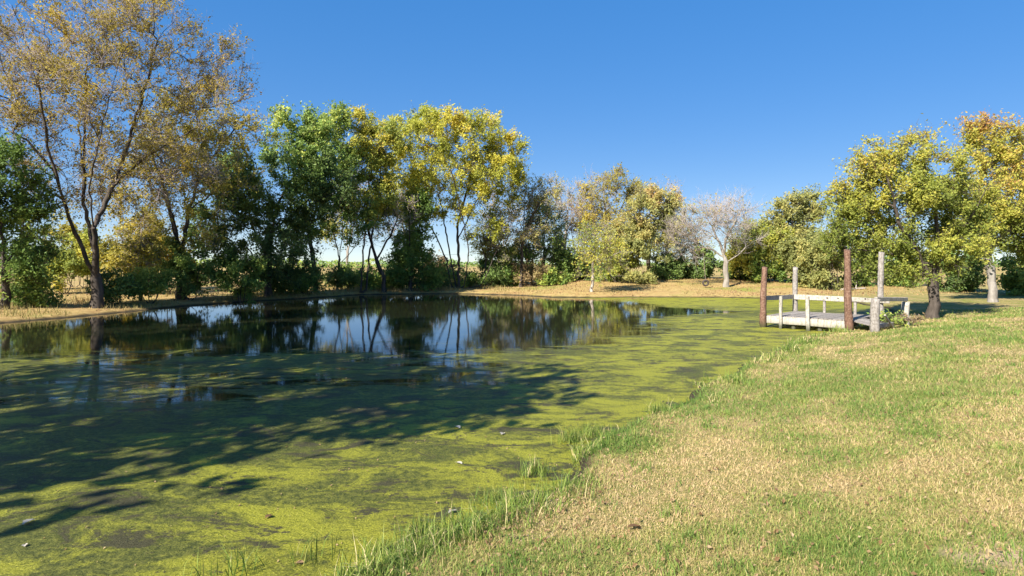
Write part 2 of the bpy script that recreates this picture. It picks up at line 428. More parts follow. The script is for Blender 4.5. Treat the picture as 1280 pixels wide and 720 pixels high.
def tubes(P, Qp, r0, r1, sides, d0=None, d1=None, wob=None):
    """frusta from P to Qp, one per row; returns verts, quads"""
    n = len(P)
    if n == 0: return np.zeros((0, 3)), np.zeros((0, 4), int)
    d = unit(Qp - P)
    if d0 is None: d0 = d
    if d1 is None: d1 = d
    ang = np.arange(sides) * 2 * math.pi / sides
    def ring(c, dr, r, k):
        ref = np.tile(np.array([0.35, 0.93, 0.1]), (n, 1))
        ref[np.abs(dr @ np.array([0.35, 0.93, 0.1])) > 0.93] = (0.9, -0.3, 0.2)
        u = unit(np.cross(dr, ref)); w = np.cross(dr, u)
        rr = r[:, None] * np.ones(sides)
        return c[:, None, :] + rr[..., None] * (np.cos(ang)[None, :, None] * u[:, None, :] + np.sin(ang)[None, :, None] * w[:, None, :])
    A = ring(P, d0, r0, 0); B = ring(Qp, d1, r1, 1)
    Vv = np.concatenate([A, B], 1).reshape(-1, 3)
    i = np.arange(sides); j = (i + 1) % sides
    q = np.stack([i, j, sides + j, sides + i], -1)
    Fq = (np.arange(n)[:, None, None] * 2 * sides + q[None]).reshape(-1, 4)
    return Vv, Fq

def spikes(P, Qp, r0):
    """three-sided points from P to Qp"""
    n = len(P)
    d = unit(Qp - P)
    ref = np.tile(np.array([0.35, 0.93, 0.1]), (n, 1)); ref[np.abs(d @ ref[0]) > 0.93] = (0.9, -0.3, 0.2)
    u = unit(np.cross(d, ref)); w = np.cross(d, u)
    a = [P + r0[:, None] * (math.cos(k) * u + math.sin(k) * w) for k in (0, 2.094, 4.189)]
    Vv = np.stack([*a, Qp], 1).reshape(-1, 3)
    b = np.arange(n)[:, None] * 4
    Ft = np.concatenate([b + np.array([0, 1, 3]), b + np.array([1, 2, 3]), b + np.array([2, 0, 3])])
    return Vv, Ft

def leaves(c, size, rng, up=0.55, slim=0.55):
    n = len(c)
    nrm = unit(rng.normal(size=(n, 3)) + np.array([-0.9, -0.85, 1.5]) * up)
    a = unit(np.cross(nrm, rng.normal(size=(n, 3))))
    b = np.cross(nrm, a)
    s = (size * rng.uniform(0.45, 1.5, n))[:, None]
    fold = nrm * s * 0.12
    Vv = np.stack([c - a * s * .5, c + b * s * slim * .5 + fold, c + a * s * .5, c - b * s * slim * .5 + fold], 1).reshape(-1, 3)
    Fq = np.arange(n * 4).reshape(n, 4)
    return Vv, Fq

class Packer:
    def __init__(self): self.V = []; self.F = []; self.T = []; self.mi = []; self.sm = []; self.n = 0
    def add(self, V, F, mi=0, sm=True, tint=None):
        if len(V) == 0: return
        self.V.append(V); self.F.append(F + self.n); self.n += len(V); self.mi.append(mi); self.sm.append(sm)
        self.T.append(np.full(len(V), 0.5) if tint is None else tint)
    def mesh(self, name, origin=(0, 0, 0)):
        return np_mesh(name, np.concatenate(self.V) - np.array(origin), self.F, {'tint': np.concatenate(self.T)}, self.mi, self.sm)

def build_tree(name, label, cat, seed, px, D, stems, blobs, r_base=0.2, n_t=110, twigs=7, twig_len=0.9, sub=3, leaf_n=20000, leaf_size=0.12,
               leaf='leaf_green', bark='bark_dark', twig='twig_dark', clear=0.25, group=None, droop=0.0, tint=(0.0, 1.0), clump=0.65, slim=0.55,
               top_tint=0.0, fine=0, tw_r=0.006, spread=0.16, depth=0.9, limb=0.82):
    rng = np.random.default_rng(seed)
    leaf_size *= 1.38; n_t = int(n_t * 1.3)
    bx = (px - 640.0) / 760.0 * D
    bz = float(height(np.array([bx]), np.array([D]))[0])
    base = np.array([bx, D, bz])
    m_px = D / 760.0
    pos = []; par = []
    def poly(pts, start=None, dys=0.0):
        prev = start
        for k, (a, b) in enumerate(zip(pts[:-1], pts[1:])):
            L = np.linalg.norm(b - a); nseg = max(1, int(math.ceil(L / 0.4)))
            if k == 0 and prev is None:
                pos.append(a); par.append(-1); prev = len(pos) - 1
            for s in range(1, nseg + 1):
                q = a + (b - a) * s / nseg + rng.normal(size=3) * 0.02 * min(L, 1.5)
                pos.append(q); par.append(prev); prev = len(pos) - 1
    roots = []
    for i, st in enumerate(stems):
        pts = [at(u, v, D) for u, v in st]
        H = max(p[2] for p in pts) - bz + 0.1
        sy = rng.uniform(-0.55, 0.55) if i else rng.uniform(-0.12, 0.12)
        z0 = pts[0][2]
        for p in pts: p[1] += sy * max(0, p[2] - z0)
        if pts[0][2] < bz + 0.55 or i == 0:                          # a stem that starts in the ground
            pts[0][2] = bz - 0.12
            pts[0][1] = D
            poly(pts, start=0 if i else None)
        else:                                                          # a limb: starts at the nearest wood
            arr = np.array(pos); k = int(np.argmin(np.linalg.norm(arr - pts[0], axis=1)))
            dlt = arr[k] - pts[0]
            pts = [p + dlt * (1 - j / max(1, len(pts) - 1)) for j, p in enumerate(pts)]
            poly(pts, start=k)
    # crown targets
    bl = np.array([(b[0], b[1], b[2], b[3], b[4] if len(b) > 4 else 1.0) for b in blobs], float)
    wts = bl[:, 2] * bl[:, 3] * bl[:, 4]; wts /= wts.sum()
    ch = rng.choice(len(bl), n_t, p=wts)
    u = unit(rng.normal(size=(n_t, 3))) * (rng.random(n_t) ** 0.42)[:, None]
    ctr = np.stack([(bl[ch, 0] - 640) * m_px, np.full(n_t, D), EYE - (bl[ch, 1] - HZ) * m_px], -1)
    bdy = rng.uniform(-0.35, 0.35, len(bl)) * bl[:, 2] * m_px
    ctr[:, 1] += bdy[ch]
    T = ctr + u * np.stack([bl[ch, 2] * m_px, bl[ch, 2] * m_px * depth, bl[ch, 3] * m_px], -1)
    T[:, 2] = np.maximum(T[:, 2], bz + 0.25)
    H = T[:, 2].max() - bz
    P0 = np.array(pos)
    dist0 = np.array([np.linalg.norm(P0 - t, axis=1).min() for t in T])
    tips = []; tipdir = []
    for k in np.argsort(dist0):
        t = T[k]
        A = np.array(pos)
        v = t - A; d = np.linalg.norm(v, axis=1) + 1e-6
        upn = v[:, 2] / d
        cost = d * (1 + 0.9 * np.maximum(0, 0.25 - upn) * (1 - droop)) + np.where(A[:, 2] < bz + clear * H, (bz + clear * H - A[:, 2]) * 1.5, 0)
        j = int(np.argmin(cost))
        p = A[j]; L = d[j]
        pd = unit(p - A[par[j]]) if par[j] >= 0 else np.array([0, 0, 1.0])
        mid = p + pd * 0.28 * L + np.array([0, 0, 0.10 * L]) + rng.normal(size=3) * 0.07 * L + (t - p) * 0.28
        nseg = int(np.clip(math.ceil(L / 0.38), 2, 12))
        prev = j; prevp = p
        for s in range(1, nseg + 1):
            f = s / nseg
            q = (1 - f) ** 2 * p + 2 * f * (1 - f) * mid + f * f * t + (rng.normal(size=3) * 0.025 * min(L, 2) if s < nseg else 0)
            pos.append(q); par.append(prev); prev = len(pos) - 1
            if s >= nseg * 0.45:
                tips.append(len(pos) - 1); tipdir.append(unit(q - prevp))
            prevp = q
    pos = np.array(pos); par = np.array(par); n = len(pos)
    # radii: as many tips as a branch feeds
    nch = np.bincount(par[par >= 0], minlength=n)
    cnt = np.where(nch == 0, 1.0, 0.0)
    for i in range(n - 1, -1, -1):
        cnt[i] = max(cnt[i], 1)
        if par[i] >= 0: cnt[par[i]] += cnt[i]
    # children counted once
    r_tip = tw_r * 1.8
    root_cnt = max(cnt[par < 0])
    e = math.log(root_cnt) / math.log(r_base / r_tip)
    rad = r_tip * cnt ** (1 / e)
    rad = np.where(cnt < 0.75 * root_cnt, np.maximum(rad * limb, r_tip), rad)
    zrel = pos[:, 2] - bz
    rad = rad * (1 + 0.45 * np.exp(-np.maximum(zrel, 0) / 0.22) * (cnt > 0.1 * root_cnt))
    dirs = np.zeros((n, 3)); k = par >= 0
    dirs[k] = unit(pos[k] - pos[par[k]]); 
    for i in np.where(par < 0)[0]:
        c = np.where(par == i)[0]; dirs[i] = dirs[c[0]] if len(c) else (0, 0, 1)
    # the heaviest child carries the parent's ring on
    main = np.full(n, -1)
    for i in np.argsort(cnt):
        if par[i] >= 0: main[par[i]] = i
    E = np.where(par >= 0)[0]
    pe = par[E]
    ismain = main[pe] == E
    r0 = np.where(ismain, rad[pe], np.minimum(rad[pe], rad[E] * 1.25)); r1 = rad[E]
    d0 = np.where(ismain[:, None], dirs[pe], dirs[E]); d1 = dirs[E]
    wood = Packer()
    for lo, hi, sides in ((0.05, 9, 9), (0.018, 0.05, 5), (0, 0.018, 3)):
        s = (r1 >= lo) & (r1 < hi)
        Vv, Fq = tubes(pos[pe[s]], pos[E[s]], r0[s], r1[s], sides, d0[s], d1[s])
        if sides == 9 and len(Vv):
            nz = vnoise(Vv[:, 0] * 3 + Vv[:, 1], Vv[:, 2] * 1.3 + Vv[:, 1] * 2, 0.35, seed % 7)
            c = np.repeat(np.stack([pos[pe[s]], pos[E[s]]], 1), sides, axis=1).reshape(-1, 3)
            Vv = c + (Vv - c) * (0.86 + 0.28 * nz)[:, None]
        wood.add(Vv, Fq)
    # twigs
    crown = Packer()
    ti = np.array(tips); td = np.array(tipdir)
    cc = T.mean(0)
    rep = rng.integers(0, len(ti), int(n_t * twigs))
    P = pos[ti[rep]] + rng.normal(size=(len(rep), 3)) * 0.03
    dv = unit(td[rep] * 0.7 + unit(rng.normal(size=(len(rep), 3))) * 0.85 + unit(P - cc) * 0.35 + np.array([0, 0, 0.28 - droop * 0.9]))
    L = twig_len * rng.uniform(0.45, 1.15, len(rep))
    mid = P + dv * (L * 0.5)[:, None] + rng.normal(size=P.shape) * (L * 0.05)[:, None]
    bend = np.array([0, 0, 0.12 - droop * 0.8])
    end = mid + unit(dv + bend + rng.normal(size=P.shape) * 0.25) * (L * 0.5)[:, None]
    rr = np.full(len(P), tw_r)
    crown.add(*tubes(P, mid, rr * 1.4, rr, 3), mi=1, sm=True)
    crown.add(*spikes(mid, end, rr), mi=1, sm=True)
    S0 = [P, mid]; S1 = [mid, end]; src = [rep, rep]
    cur = (P, mid, end, L, rep)
    for lev in range(1 + fine):
        P_, mid_, end_, L_, rep_ = cur
        kx = sub if lev == 0 else 3
        idx = np.repeat(np.arange(len(P_)), kx)
        f = rng.uniform(0.25, 1.0, len(idx))[:, None]
        st = np.where(f < .5, P_[idx] + (mid_ - P_)[idx] * (f * 2), mid_[idx] + (end_ - mid_)[idx] * (f * 2 - 1))
        ax = unit(end_ - P_)[idx]
        dv2 = unit(ax * 0.75 + unit(rng.normal(size=st.shape)) * 0.8 + np.array([0, 0, 0.18 - droop]))
        L2 = L_[idx] * rng.uniform(0.25, 0.6, len(idx))
        en = st + dv2 * L2[:, None]
        crown.add(*spikes(st, en, np.full(len(st), tw_r * (0.75 - 0.2 * lev))), mi=1, sm=True)
        S0.append(st); S1.append(en); src.append(rep_[idx])
        cur = (st, (st + en) / 2, en, L2, rep_[idx])
    # leaves along the twigs
    if leaf_n:
        S0 = np.concatenate(S0); S1 = np.concatenate(S1); src = np.concatenate(src)
        # some boughs carry many leaves and others few
        dens = rng.random(len(ti)) ** 1.9 + 0.05
        w = dens[src]; w /= w.sum()
        pk = rng.choice(len(S0), leaf_n, p=w)
        f = rng.random(leaf_n)[:, None]
        c = S0[pk] + (S1 - S0)[pk] * f + rng.normal(size=(leaf_n, 3)) * leaf_size * 0.55
        c += rng.normal(size=(leaf_n, 3)) * spread * 0.35
        ctint = rng.random(len(ti))
        # neighbouring boughs agree in hue
        hue = vnoise(pos[ti][:, 0] * 1.0 + pos[ti][:, 1] * .6, pos[ti][:, 2] + pos[ti][:, 1] * .3, 1.3, seed % 11)
        ctint = 0.45 * ctint + 0.55 * np.clip((hue - .5) * 1.7 + .5, 0, 1)
        tt = clump * ctint[src[pk]] + (1 - clump) * rng.random(leaf_n)
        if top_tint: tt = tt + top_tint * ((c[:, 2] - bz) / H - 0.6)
        tt = tint[0] + (tint[1] - tint[0]) * np.clip(tt, 0, 1)
        c[:, 2] = np.maximum(c[:, 2], bz + 0.05)
        Vv, Fq = leaves(c, leaf_size, rng, slim=slim)
        crown.add(Vv, Fq, mi=0, sm=False, tint=np.repeat(tt, 4))
    root = empty(name, tuple(base))
    tag(root, label, cat, group)
    link('trunk' if cat == 'tree' else 'stems', wood.mesh('trunk', base), [M[bark]], root)
    link('crown' if cat == 'tree' else 'foliage', crown.mesh('crown', base), [M[leaf], M[twig]], root)
    return root, pos, par

def tree(label, seed, px, D, stems, blobs, name='tree', **k):
    return build_tree(name, label, 'tree', seed, px, D, stems, blobs, group=k.pop('group', 'trees round the pond'), **k)
def shrub(label, seed, px, py, rx, ry, D, leaf='leaf_green', n=9000, size=0.12, name='shrub', extra=(), base_py=None, **k):
    bx = (px - 640) / 760 * D
    gz = float(height(np.array([bx]), np.array([float(D)]))[0]); gp = HZ + (EYE - gz) * 760 / D
    st = [[(px + o * rx * 0.3, gp), (px + o * rx * 0.5, gp - (gp - py) * 0.6), (px + o * rx * 0.7, py)] for o in (0.1, -0.8, 0.7, -0.3)]
    o = dict(r_base=0.05, n_t=32, twigs=4, twig_len=0.6, sub=2, leaf_n=int(n * .62), leaf_size=size * 1.1, leaf=leaf, clear=0.0, spread=0.2)
    o.update(k)
    if px > 780: extra = (*extra, (px, gp - ry * .3, rx * .9, ry * .42, 1.1))
    return build_tree(name, label, 'shrub', seed, px, D, st, [(px, py, rx, ry), *extra], group=k.pop('group', None) or 'shrubs under and beside the trees',
                      **{a: b for a, b in o.items() if a != 'group'})

def make_trees():
    # --- left bank
    tree('tall half-bare tree with dark forked trunk and thin gold leaves, largest on the left bank', 1, 121, 28.6,
         [[(121, 388), (121, 362), (119, 340)], [(119, 345), (103, 289), (92, 217), (67, 183), (28, 161)], [(120, 345), (133, 311), (150, 244), (172, 205), (211, 144), (246, 95)],
          [(141, 275), (146, 239), (158, 155), (161, 90), (150, 30)], [(102, 285), (97, 189), (108, 111), (98, 50)], [(97, 240), (60, 225), (20, 215)], [(172, 205), (190, 120), (200, 50)], [(133, 311), (118, 250), (122, 170), (128, 80)], [(150, 244), (190, 205), (240, 170)], [(92, 217), (70, 150), (62, 80)]],
         [(50, 130, 85, 75), (110, 45, 90, 60, .9), (190, 45, 75, 65, .8), (150, 130, 120, 70), (255, 110, 50, 65), (50, 215, 65, 45), (195, 200, 85, 50), (275, 70, 28, 38), (140, 250, 70, 40, .6), (0, 60, 50, 60, .7)],
         r_base=0.25, n_t=330, twigs=9, twig_len=1.1, sub=4, leaf_n=60000, leaf_size=0.073, leaf='leaf_amber', twig='twig_mauve', clear=0.42, fine=0, tw_r=0.0075, limb=.7, tint=(0, 1), spread=.1)
    tree('dark green bushy tree at the left edge of the picture', 2, 6, 27.0,
         [[(6, 394), (9, 330), (6, 270), (2, 215)], [(9, 330), (30, 280), (40, 240)], [(8, 340), (-25, 280), (-40, 220)]],
         [(2, 240, 48, 62), (12, 310, 42, 42), (-40, 210, 50, 60), (34, 262, 22, 48), (20, 350, 30, 26, .8)],
         r_base=0.16, n_t=130, leaf_n=30000, leaf_size=0.10, leaf='leaf_green', clear=0.12, tint=(0, .8))
    tree('many-stemmed gold tree with bare mauve top behind the tall forked tree', 3, 228, 35.0,
         [[(228, 376), (228, 330), (224, 285), (210, 225), (195, 180)], [(228, 335), (238, 262), (255, 210), (292, 165)], [(227, 310), (222, 250), (228, 190), (234, 145)], [(238, 262), (275, 230), (305, 205)]],
         [(240, 185, 58, 46), (302, 165, 40, 32, .9), (240, 148, 44, 26, .9), (280, 218, 50, 38), (215, 235, 50, 40), (190, 190, 40, 50, .6), (232, 285, 52, 36, .8), (180, 285, 36, 36, .7)],
         r_base=0.24, n_t=180, twigs=8, leaf_n=20000, leaf_size=0.11, leaf='leaf_gold', twig='twig_mauve', clear=0.35, tw_r=0.006, tint=(.1, .95))
    tree('broad dense dark green tree leaning over the bank right of the gold trees', 4, 335, 39.0,
         [[(335, 370), (335, 320), (340, 260), (370, 200), (400, 160)], [(336, 325), (300, 270), (285, 225)], [(338, 290), (375, 250), (400, 220)]],
         [(335, 255, 70, 62), (370, 200, 52, 42), (292, 235, 38, 48), (402, 168, 26, 28), (340, 315, 66, 38), (272, 290, 34, 42), (395, 235, 40, 40), (360, 158, 26, 18)],
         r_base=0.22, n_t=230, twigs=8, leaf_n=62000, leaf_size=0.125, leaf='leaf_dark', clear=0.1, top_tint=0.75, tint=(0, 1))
    tree('green tree with two leaning crossed trunks and open base', 5, 396, 43.5,
         [[(396, 362), (391, 325), (385, 292), (395, 250), (411, 180)], [(402, 362), (414, 338), (430, 318), (442, 296), (468, 262)], [(391, 320), (372, 300), (355, 280)]],
         [(412, 162, 26, 26), (428, 200, 34, 32), (404, 245, 40, 34), (445, 285, 30, 18, .8), (385, 280, 30, 22), (365, 300, 26, 20, .6)],
         r_base=0.17, n_t=110, leaf_n=24000, leaf_size=0.13, leaf='leaf_green', clear=0.35, top_tint=0.6)
    tree('slim tree with a pair of straight thin stems and bright yellow-green top', 6, 453, 45.0,
         [[(450, 365), (455, 300), (461, 240), (462, 190)], [(457, 365), (466, 280), (472, 230), (480, 180)]],
         [(462, 185, 24, 34), (478, 215, 24, 38), (452, 160, 16, 16), (470, 255, 26, 26), (492, 175, 16, 20)],
         r_base=0.12, n_t=100, leaf_n=20000, leaf_size=0.13, leaf='leaf_yellowgreen', clear=0.45)
    tree('crooked nearly leafless tree bending left beside the pair of thin stems', 7, 480, 45.6,
         [[(480, 364), (479, 345), (471, 325), (462, 298), (455, 265)], [(471, 325), (490, 290), (500, 260)]],
         [(450, 255, 30, 40), (440, 225, 22, 28), (470, 280, 26, 30), (500, 265, 22, 26)],
         r_base=0.15, n_t=90, leaf_n=2500, leaf_size=0.12, leaf='leaf_yellowgreen', twig='twig_mauve', bark='bark_dark', clear=0.45, tw_r=0.011)
    tree('low leafy olive tree wrapped to the ground in creeper, left of the big yellow tree', 8, 514, 47.0,
         [[(514, 362), (514, 320), (512, 275)], [(514, 340), (500, 310)], [(514, 335), (530, 305)]],
         [(512, 308, 24, 44), (504, 342, 22, 18), (522, 262, 18, 24), (534, 338, 18, 20)],
         r_base=0.16, n_t=80, leaf_n=17000, leaf_size=0.14, leaf='leaf_green', clear=0.0, tint=(0, .7))
    tree('big spreading yellow tree with layered crown, tallest on the far bank', 9, 575, 49.5,
         [[(573, 359), (573, 318), (571, 283), (583, 237), (595, 180)], [(571, 359), (560, 316), (548, 256), (534, 213), (525, 170)], [(590, 359), (603, 303), (616, 265), (630, 235)],
          [(560, 316), (545, 318), (528, 326)], [(573, 300), (590, 260), (620, 205)], [(580, 359), (588, 310), (575, 240), (560, 175)], [(565, 359), (556, 322), (540, 290), (520, 262)], [(600, 359), (621, 312), (640, 268)]],
         [(560, 175, 76, 28, 1.1), (580, 222, 74, 30, .7), (505, 235, 24, 45, .6), (490, 166, 22, 18), (640, 228, 18, 22, 1.2), (628, 190, 26, 20, 1.1), (535, 160, 46, 12), (590, 160, 46, 12), (500, 190, 28, 26), (558, 195, 62, 15), (622, 212, 32, 15), (525, 228, 36, 16), (590, 232, 52, 14), (636, 248, 22, 10), (515, 262, 28, 18), (570, 262, 40, 14, .8), (615, 190, 32, 14), (605, 285, 30, 12, .6)],
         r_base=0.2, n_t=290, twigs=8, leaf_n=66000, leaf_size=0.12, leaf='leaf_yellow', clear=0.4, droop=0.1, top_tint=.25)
    tree('thin dark tree with purplish bare top, right of the big yellow tree', 10, 651, 51.0,
         [[(651, 358), (653, 310), (657, 240)], [(652, 320), (640, 280), (630, 255)], [(655, 290), (675, 250)]],
         [(655, 255, 24, 34), (682, 250, 22, 28), (640, 300, 24, 32, .8), (668, 290, 20, 26)],
         r_base=0.13, n_t=70, twigs=8, leaf_n=4500, leaf_size=0.12, leaf='leaf_soft', twig='twig_ash', clear=0.3, tw_r=0.008)
    tree('dark green tree with a straight bole behind the far bank', 11, 678, 53.5,
         [[(678, 356), (680, 300), (684, 255)], [(679, 320), (695, 290)]],
         [(682, 282, 24, 36), (694, 310, 20, 24), (665, 315, 20, 26)],
         r_base=0.16, n_t=90, leaf_n=8000, leaf_size=0.13, leaf='leaf_green', twig='twig_mauve', clear=0.2, top_tint=.3, tw_r=.009)
    tree('bare mauve-twigged tree rising behind the dark cedar', 12, 705, 60.0,
         [[(705, 352), (706, 300), (712, 240)], [(706, 310), (690, 260)], [(708, 290), (730, 245)]],
         [(705, 262, 34, 34), (725, 250, 24, 24), (688, 255, 18, 22)],
         r_base=0.14, n_t=80, twigs=8, leaf_n=1500, leaf_size=0.12, leaf='leaf_gold', twig='twig_ash', bark='bark_grey', clear=0.3, tw_r=0.012)
    tree('small pale leaning tree at the water edge with limbs drooping to the ground', 13, 740, 43.0,
         [[(740, 366), (741, 345), (743, 318), (748, 295)], [(743, 325), (756, 335), (768, 348)], [(742, 322), (752, 340), (760, 352)], [(744, 312), (728, 300)]],
         [(746, 298, 24, 22), (758, 318, 26, 18), (732, 310, 18, 16), (745, 340, 26, 10, .4)],
         r_base=0.10, n_t=80, twigs=9, leaf_n=4200, leaf_size=0.10, leaf='leaf_yellowgreen', twig='twig_tan', bark='bark_pale', clear=0.25, droop=0.35)
    tree('half-bare pale tree with few yellow leaves, behind the small leaning one', 14, 762, 56.0,
         [[(762, 352), (760, 300), (756, 240)], [(761, 310), (780, 260), (790, 235)], [(760, 300), (740, 260)]],
         [(752, 240, 28, 24), (778, 232, 26, 18), (800, 245, 18, 18), (745, 275, 24, 26), (775, 280, 28, 26)],
         r_base=0.17, n_t=140, twigs=9, leaf_n=9000, leaf_size=0.13, leaf='leaf_gold', twig='twig_tan', bark='bark_grey', clear=0.25, tw_r=0.008)
    tree('yellow-green tree with orange tip, behind the low willow bush', 15, 810, 53.0,
         [[(810, 350), (812, 300), (816, 240)], [(811, 310), (790, 270)], [(812, 300), (832, 260)]],
         [(802, 262, 28, 24), (792, 292, 32, 22), (836, 258, 15, 15), (815, 246, 12, 10), (822, 290, 28, 26), (840, 282, 13, 17)],
         r_base=0.18, n_t=140, leaf_n=22000, leaf_size=0.13, leaf='leaf_soft', twig='twig_tan', clear=0.15, top_tint=.5, tint=(.1, 1))
    tree('dark bare thicket tree in shade left of the tire swing', 17, 852, 56.0,
         [[(852, 350), (852, 310), (848, 270)], [(853, 320), (868, 290)], [(852, 315), (838, 290)]],
         [(850, 280, 24, 30), (862, 312, 24, 24), (838, 310, 18, 22)],
         r_base=0.14, n_t=100, twigs=9, leaf_n=4500, leaf_size=0.12, leaf='leaf_soft', twig='twig_ash', bark='bark_grey', clear=0.15, tw_r=0.008)
    r18 = tree('leafless pale grey tree with low fork, alone on the tan slope, carrying the tire swing', 18, 907, 47.0,
         [[(908, 354), (907, 328), (904, 314)], [(907, 330), (900, 305), (892, 283), (880, 262)], [(904, 322), (890, 312), (876, 308)], [(905, 318), (903, 300), (912, 276), (918, 255)], [(907, 328), (916, 322), (934, 306)], [(900, 305), (885, 290), (866, 286)]],
         [(888, 272, 36, 22), (915, 262, 28, 18), (870, 304, 26, 22), (932, 296, 22, 22), (905, 282, 36, 22), (850, 285, 16, 16, .7)],
         r_base=0.2, n_t=105, twigs=10, twig_len=1.3, sub=4, leaf_n=900, leaf_size=0.1, leaf='leaf_gold', twig='twig_ash', bark='bark_ash', clear=0.3, tw_r=0.008, limb=.9)
    tree('round-headed green and yellow tree rising behind the dock', 20, 992, 50.0,
         [[(990, 352), (990, 310), (988, 262)], [(990, 300), (1010, 262)]],
         [(985, 264, 22, 20), (1014, 262, 18, 17), (974, 290, 20, 20), (1003, 288, 26, 20), (990, 315, 34, 20)],
         r_base=0.18, n_t=120, leaf_n=20000, leaf_size=0.13, leaf='leaf_soft', clear=0.1, tint=(0, .8))
    tree('low yellow-green tree between the bare grey tree and the round-headed one', 21, 948, 51.0,
         [[(948, 350), (948, 315), (945, 290)], [(948, 320), (962, 300)], [(948, 320), (932, 305)]],
         [(945, 300, 24, 22), (962, 310, 24, 22), (930, 318, 20, 20)],
         r_base=0.13, n_t=80, leaf_n=15000, leaf_size=0.14, leaf='leaf_yellowgreen', clear=0.1, tint=(0, .85), twig='twig_tan')
    # --- right
    tree('wide leafy tree with short dark trunk just right of the dock, rusty tips', 22, 1166, 24.5,
         [[(1165, 392), (1166, 351), (1172, 313), (1170, 278), (1163, 245), (1150, 195)], [(1166, 350), (1135, 310), (1105, 270), (1085, 225)], [(1170, 320), (1200, 270), (1215, 225)], [(1167, 335), (1120, 320), (1080, 312)], [(1170, 318), (1205, 312), (1230, 300)]],
         [(1072, 255, 28, 36), (1100, 218, 30, 24), (1150, 208, 40, 24), (1130, 250, 48, 34), (1195, 250, 42, 40), (1105, 305, 46, 28), (1190, 308, 44, 30), (1150, 338, 36, 12), (1055, 300, 20, 20), (1086, 336, 20, 18), (1140, 185, 20, 12), (1075, 212, 14, 12), (1101, 194, 7, 16), (1142, 172, 8, 12), (1060, 228, 8, 16), (1165, 186, 7, 12), (1076, 192, 6, 16), (1120, 178, 7, 16), (1152, 165, 6, 14), (1045, 268, 10, 16)],
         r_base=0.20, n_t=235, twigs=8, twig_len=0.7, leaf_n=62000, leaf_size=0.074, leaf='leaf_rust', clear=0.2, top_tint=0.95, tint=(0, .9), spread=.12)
    tree('taller leaning tree at the right edge with a pale trunk and rusty crown', 23, 1241, 31.5,
         [[(1241, 378), (1240, 345), (1236, 317), (1230, 260), (1235, 190), (1240, 140)], [(1238, 320), (1265, 270), (1285, 210)], [(1237, 300), (1215, 265)]],
         [(1238, 172, 22, 22), (1222, 200, 24, 22), (1255, 205, 30, 30), (1285, 228, 36, 44), (1230, 250, 42, 36), (1262, 285, 48, 34), (1300, 300, 30, 40), (1215, 290, 30, 26), (1290, 182, 30, 22), (1220, 170, 8, 14), (1258, 172, 8, 14)],
         r_base=0.19, n_t=220, twigs=8, leaf_n=50000, leaf_size=0.09, leaf='leaf_rust', bark='bark_grey', clear=0.25, top_tint=0.95, tint=(0, 1))
    for i, (px, D, top, w_, lab) in enumerate([(432, 58, 205, 34, 'bare mauve-grey tree seen through the gap left of the pair of thin stems'), (505, 60, 225, 26, 'bare mauve-grey tree behind the low creeper-wrapped tree'),
            (628, 61, 235, 28, 'bare pale tree behind the right side of the big yellow tree'), (742, 63, 222, 30, 'bare pale tree standing behind the small leaning one'), (832, 62, 228, 24, 'bare pale tree behind the orange-tipped one')]):
        tree(lab, 170 + i, px, D, [[(px, 352), (px + 2, 310), (px - 3, top + 25)], [(px + 2, 315), (px + w_ * .5, top + 40)], [(px + 1, 320), (px - w_ * .5, top + 45)]],
             [(px, top + 28, w_ * .8, 28), (px + w_ * .4, top + 48, w_ * .6, 28), (px - w_ * .4, top + 52, w_ * .6, 28)], r_base=.12, n_t=55, twigs=8, twig_len=1.3, leaf_n=900, leaf_size=.12,
             leaf='leaf_gold', twig='twig_mauve', bark='bark_grey', clear=.3, tw_r=.009, group='bare trees behind the first row')
    # --- slim saplings along the far bank
    for i, (px, D, top, lean, lf, nn, lab) in enumerate([(421, 47, 250, 12, 'leaf_yellowgreen', 2500, 'slim sapling right of the crossed trunks'), (531, 49, 235, -8, 'leaf_green', 2500, 'slim sapling close left of the big yellow tree'),
            (604, 52, 262, 10, 'leaf_yellow', 2500, 'slim sapling close right of the big yellow tree'), (628, 53, 268, -6, 'leaf_brown', 1500, 'slim bare sapling left of the thin dark tree'),
            (664, 54, 250, 6, 'leaf_brown', 1200, 'slim bare sapling right of the thin dark tree'), (718, 57, 245, 8, 'leaf_brown', 800, 'slim bare mauve sapling behind the cedar'), (176, 33, 300, 4, 'leaf_gold', 2500, 'slim sapling before the gold bush')]):
        tree(lab, 150 + i, px, D, [[(px, 356), (px + lean * .3, 330), (px + lean, top + 20)], [(px + lean * .3, 325), (px + lean * .3 - 10, top + 30)]],
             [(px + lean, top + 18, 14, 22), (px + lean * .4 - 8, top + 40, 14, 20)], r_base=.08, n_t=34, twigs=7, leaf_n=nn, leaf_size=.12, leaf=lf, twig='twig_mauve', clear=.4, group='saplings on the far bank')
